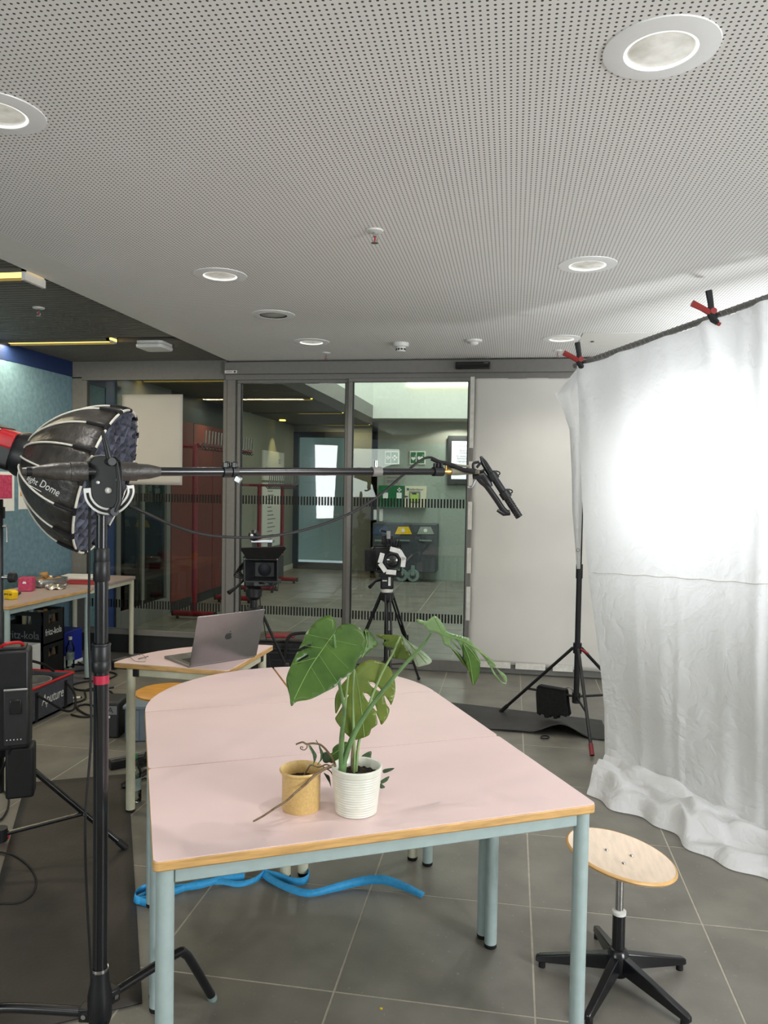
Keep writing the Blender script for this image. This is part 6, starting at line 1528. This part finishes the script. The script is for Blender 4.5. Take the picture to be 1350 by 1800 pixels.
L5 = z5([(475, 162), (492, 147), (560, 164), (592, 150), (640, 118), (682, 142), (725, 200), (762, 262), (830, 284), (900, 304), (962, 330), (1000, 380), (1062, 432), (1130, 490), (1192, 552), (1202, 588), (1245, 622), (1292, 658), (1304, 700), (1296, 742), (1278, 735), (1288, 720), (1230, 640), (1200, 590), (1150, 582), (1095, 500), (1010, 410), (1050, 500), (1065, 556), (1030, 520), (960, 430), (905, 365), (940, 430), (1000, 500), (1052, 545), (1058, 605), (1040, 680), (995, 755), (965, 665), (942, 590), (915, 490), (880, 400), (850, 345), (800, 318), (850, 390), (885, 425), (860, 420), (815, 370), (780, 330), (800, 400), (850, 470), (905, 520), (945, 600), (890, 545), (850, 490), (790, 410), (728, 375), (712, 320), (680, 280), (630, 262), (590, 250), (540, 200), (500, 185)])
leaf(t, 'leaf', 'leaf_light', L5, z5([(630, 240), (760, 300), (900, 345), (1060, 450), (1200, 570)]), PD - 0.02, (0.25, -0.5), cup=0.12, step=5, sec=[(z5([(900, 345)])[0], z5([(1000, 690)])[0]), (z5([(720, 285)])[0], z5([(640, 125)])[0])])
leaf(t, 'leaf_lobe', 'leaf_green', z5([(905, 365), (960, 430), (1010, 490), (1055, 548), (1058, 605), (1040, 680), (995, 755), (965, 665), (942, 590), (910, 490), (895, 430)]), z5([(905, 375), (960, 520), (995, 745)]), PD - 0.025, (0.3, -0.3), cup=0.1, step=6)
leaf(t, 'leaf_lobe', 'leaf_green', z5([(790, 405), (850, 440), (900, 500), (935, 555), (945, 600), (890, 545), (850, 490)]), z5([(795, 408), (860, 470), (940, 595)]), PD - 0.025, (0.3, -0.3), cup=0.1, step=6)
leaf(t, 'leaf_lobe', 'leaf_green', z5([(900, 355), (960, 390), (1005, 440), (1040, 500), (1062, 552), (1020, 515), (960, 440)]), z5([(905, 360), (980, 440), (1058, 548)]), PD - 0.015, (0.3, -0.3), cup=0.1, step=6)
leaf(t, 'leaf_lobe', 'leaf_light', z5([(1150, 582), (1175, 640), (1215, 692), (1262, 738), (1296, 742), (1292, 728), (1262, 722), (1222, 675), (1190, 630), (1165, 585)]), z5([(1152, 585), (1200, 660), (1290, 738)]), PD - 0.02, (0.3, -0.3), step=5, veins=False)
def stem(pts, r0, r1, d0, d1, mt='stem', tt=t, name='stem', zz_=None):
    P = [(x, y) for x, y in pts]; n = len(P); q = [pd(x, y, d0 + (d1 - d0) * k / (n - 1)) for k, (x, y) in enumerate(P)]
    c = cr(q, 6); m_ = len(c); MB().tube(c, r0, 10, rs=[r0 + (r1 - r0) * k / (m_ - 1) for k in range(m_)]).build(name, mt, tt)
stem(zp([(488, 838), (484, 760), (486, 640), (500, 520), (494, 465), (478, 390), (462, 270), (450, 150)]), 0.0062, 0.0032, PD + 0.005, PD - 0.155, 'stem_dark')
stem(zp([(490, 836), (502, 740), (545, 625), (600, 530), (680, 420), (780, 300), (860, 215), (912, 140)]), 0.0085, 0.0030, PD - 0.012, PD - 0.01, 'stem_dark')
stem(zp([(545, 835), (547, 720), (543, 560), (540, 430), (548, 320)]), 0.0042, 0.0028, PD + 0.005, PD + 0.048)
stem(zp([(556, 800), (566, 680), (590, 570), (630, 450), (680, 330), (735, 230), (764, 160)]), 0.0040, 0.0028, PD + 0.01, PD + 0.11)
stem(zp([(540, 830), (536, 740), (545, 640)]), 0.0035, 0.0025, PD + 0.008, PD + 0.02, 'vine')
stem(zp([(490, 740), (500, 560), (515, 380), (530, 260), (532, 205)]), 0.0034, 0.0026, PD + 0.01, PD + 0.03, 'stem')
MB().tube([pd(598, 1370, PD - 0.012), pd(601, 1356, PD - 0.012), pd(604, 1342, PD - 0.012)], 0.012, 12, rs=[0.012, 0.011, 0.009]).build('stem_base', 'stem_dark', t)
L6 = zp([(445, 690), (470, 668), (510, 658), (518, 680), (500, 710), (475, 735), (450, 760), (420, 752), (398, 735), (402, 710), (440, 712)])
leaf(t, 'leaf', 'leaf_green', L6, zp([(515, 665), (450, 715), (405, 745)]), PD + 0.07, (0, 0.3), step=6, cup=0.1)
# hoya vine
YD = (yp - CAM).dot(FW)
def z6(lst): return zp(lst, 480, 1280, 5.625)
stem(z6([(-196, 922), (-100, 870), (20, 790), (130, 720), (230, 630), (330, 545), (430, 450), (530, 395), (620, 365)]), 0.0022, 0.0040, YD - 0.12, YD - 0.02, 'vine', t2, 'vine')
stem(z6([(610, 350), (580, 290), (530, 220), (470, 165), (400, 150), (330, 155), (290, 138), (225, 160)]), 0.0030, 0.0022, YD - 0.01, YD - 0.02, 'vine', t2, 'vine')
stem(z6([(335, 155), (335, 190), (310, 215), (275, 205), (272, 185), (295, 185), (290, 200)]), 0.0014, 0.0010, YD - 0.02, YD - 0.03, 'vine', t2, 'tendril')
stem(z6([(280, 520), (310, 460), (345, 400), (375, 365), (450, 385), (520, 360), (560, 370)]), 0.0022, 0.0018, YD, YD - 0.01, 'vine', t2, 'vine')
stem(z6([(390, 375), (410, 300), (370, 210), (350, 165)]), 0.0014, 0.0012, YD - 0.01, YD - 0.015, 'stem_dark', t2, 'vine')
stem(z6([(440, 360), (480, 290), (470, 200), (425, 118)]), 0.0014, 0.0012, YD + 0.0, YD - 0.01, 'stem_dark', t2, 'vine')
for o_, r_, dd in (([(358, 160), (395, 205), (430, 262), (428, 300), (405, 345), (398, 300), (385, 240)], [(360, 165), (405, 340)], -0.015), ([(452, 175), (485, 215), (500, 262), (490, 300), (465, 330), (470, 260)], [(455, 180), (468, 325)], 0.0),
                   ([(850, 315), (890, 262), (968, 226), (970, 280), (962, 330), (900, 322)], [(855, 315), (965, 235)], 0.16), ([(1085, 415), (1120, 400), (1200, 394), (1160, 425), (1095, 445)], [(1085, 430), (1198, 395)], 0.10),
                   ([(1065, 520), (1110, 490), (1150, 475), (1130, 520), (1090, 545), (1068, 548)], [(1068, 540), (1148, 478)], 0.09), ([(1060, 545), (1085, 560), (1108, 585), (1060, 595)], [(1060, 560), (1105, 585)], 0.09),
                   ([(500, 440), (530, 455), (560, 480), (572, 580), (555, 540), (520, 480)], [(505, 442), (570, 575)], 0.02), ([(490, 250), (540, 235), (565, 270), (560, 330), (520, 345), (490, 320)], [(495, 255), (560, 335)], 0.05)):
    leaf(t2, 'leaf', 'hoya_leaf', z6(o_), z6(r_), YD + dd, (0.1, 0.3), step=4, cup=0.1, veins=False)
stem(z6([(470, 370), (560, 420), (600, 470), (700, 520)]), 0.0018, 0.0014, YD + 0.02, YD + 0.10, 'vine', t2, 'vine')
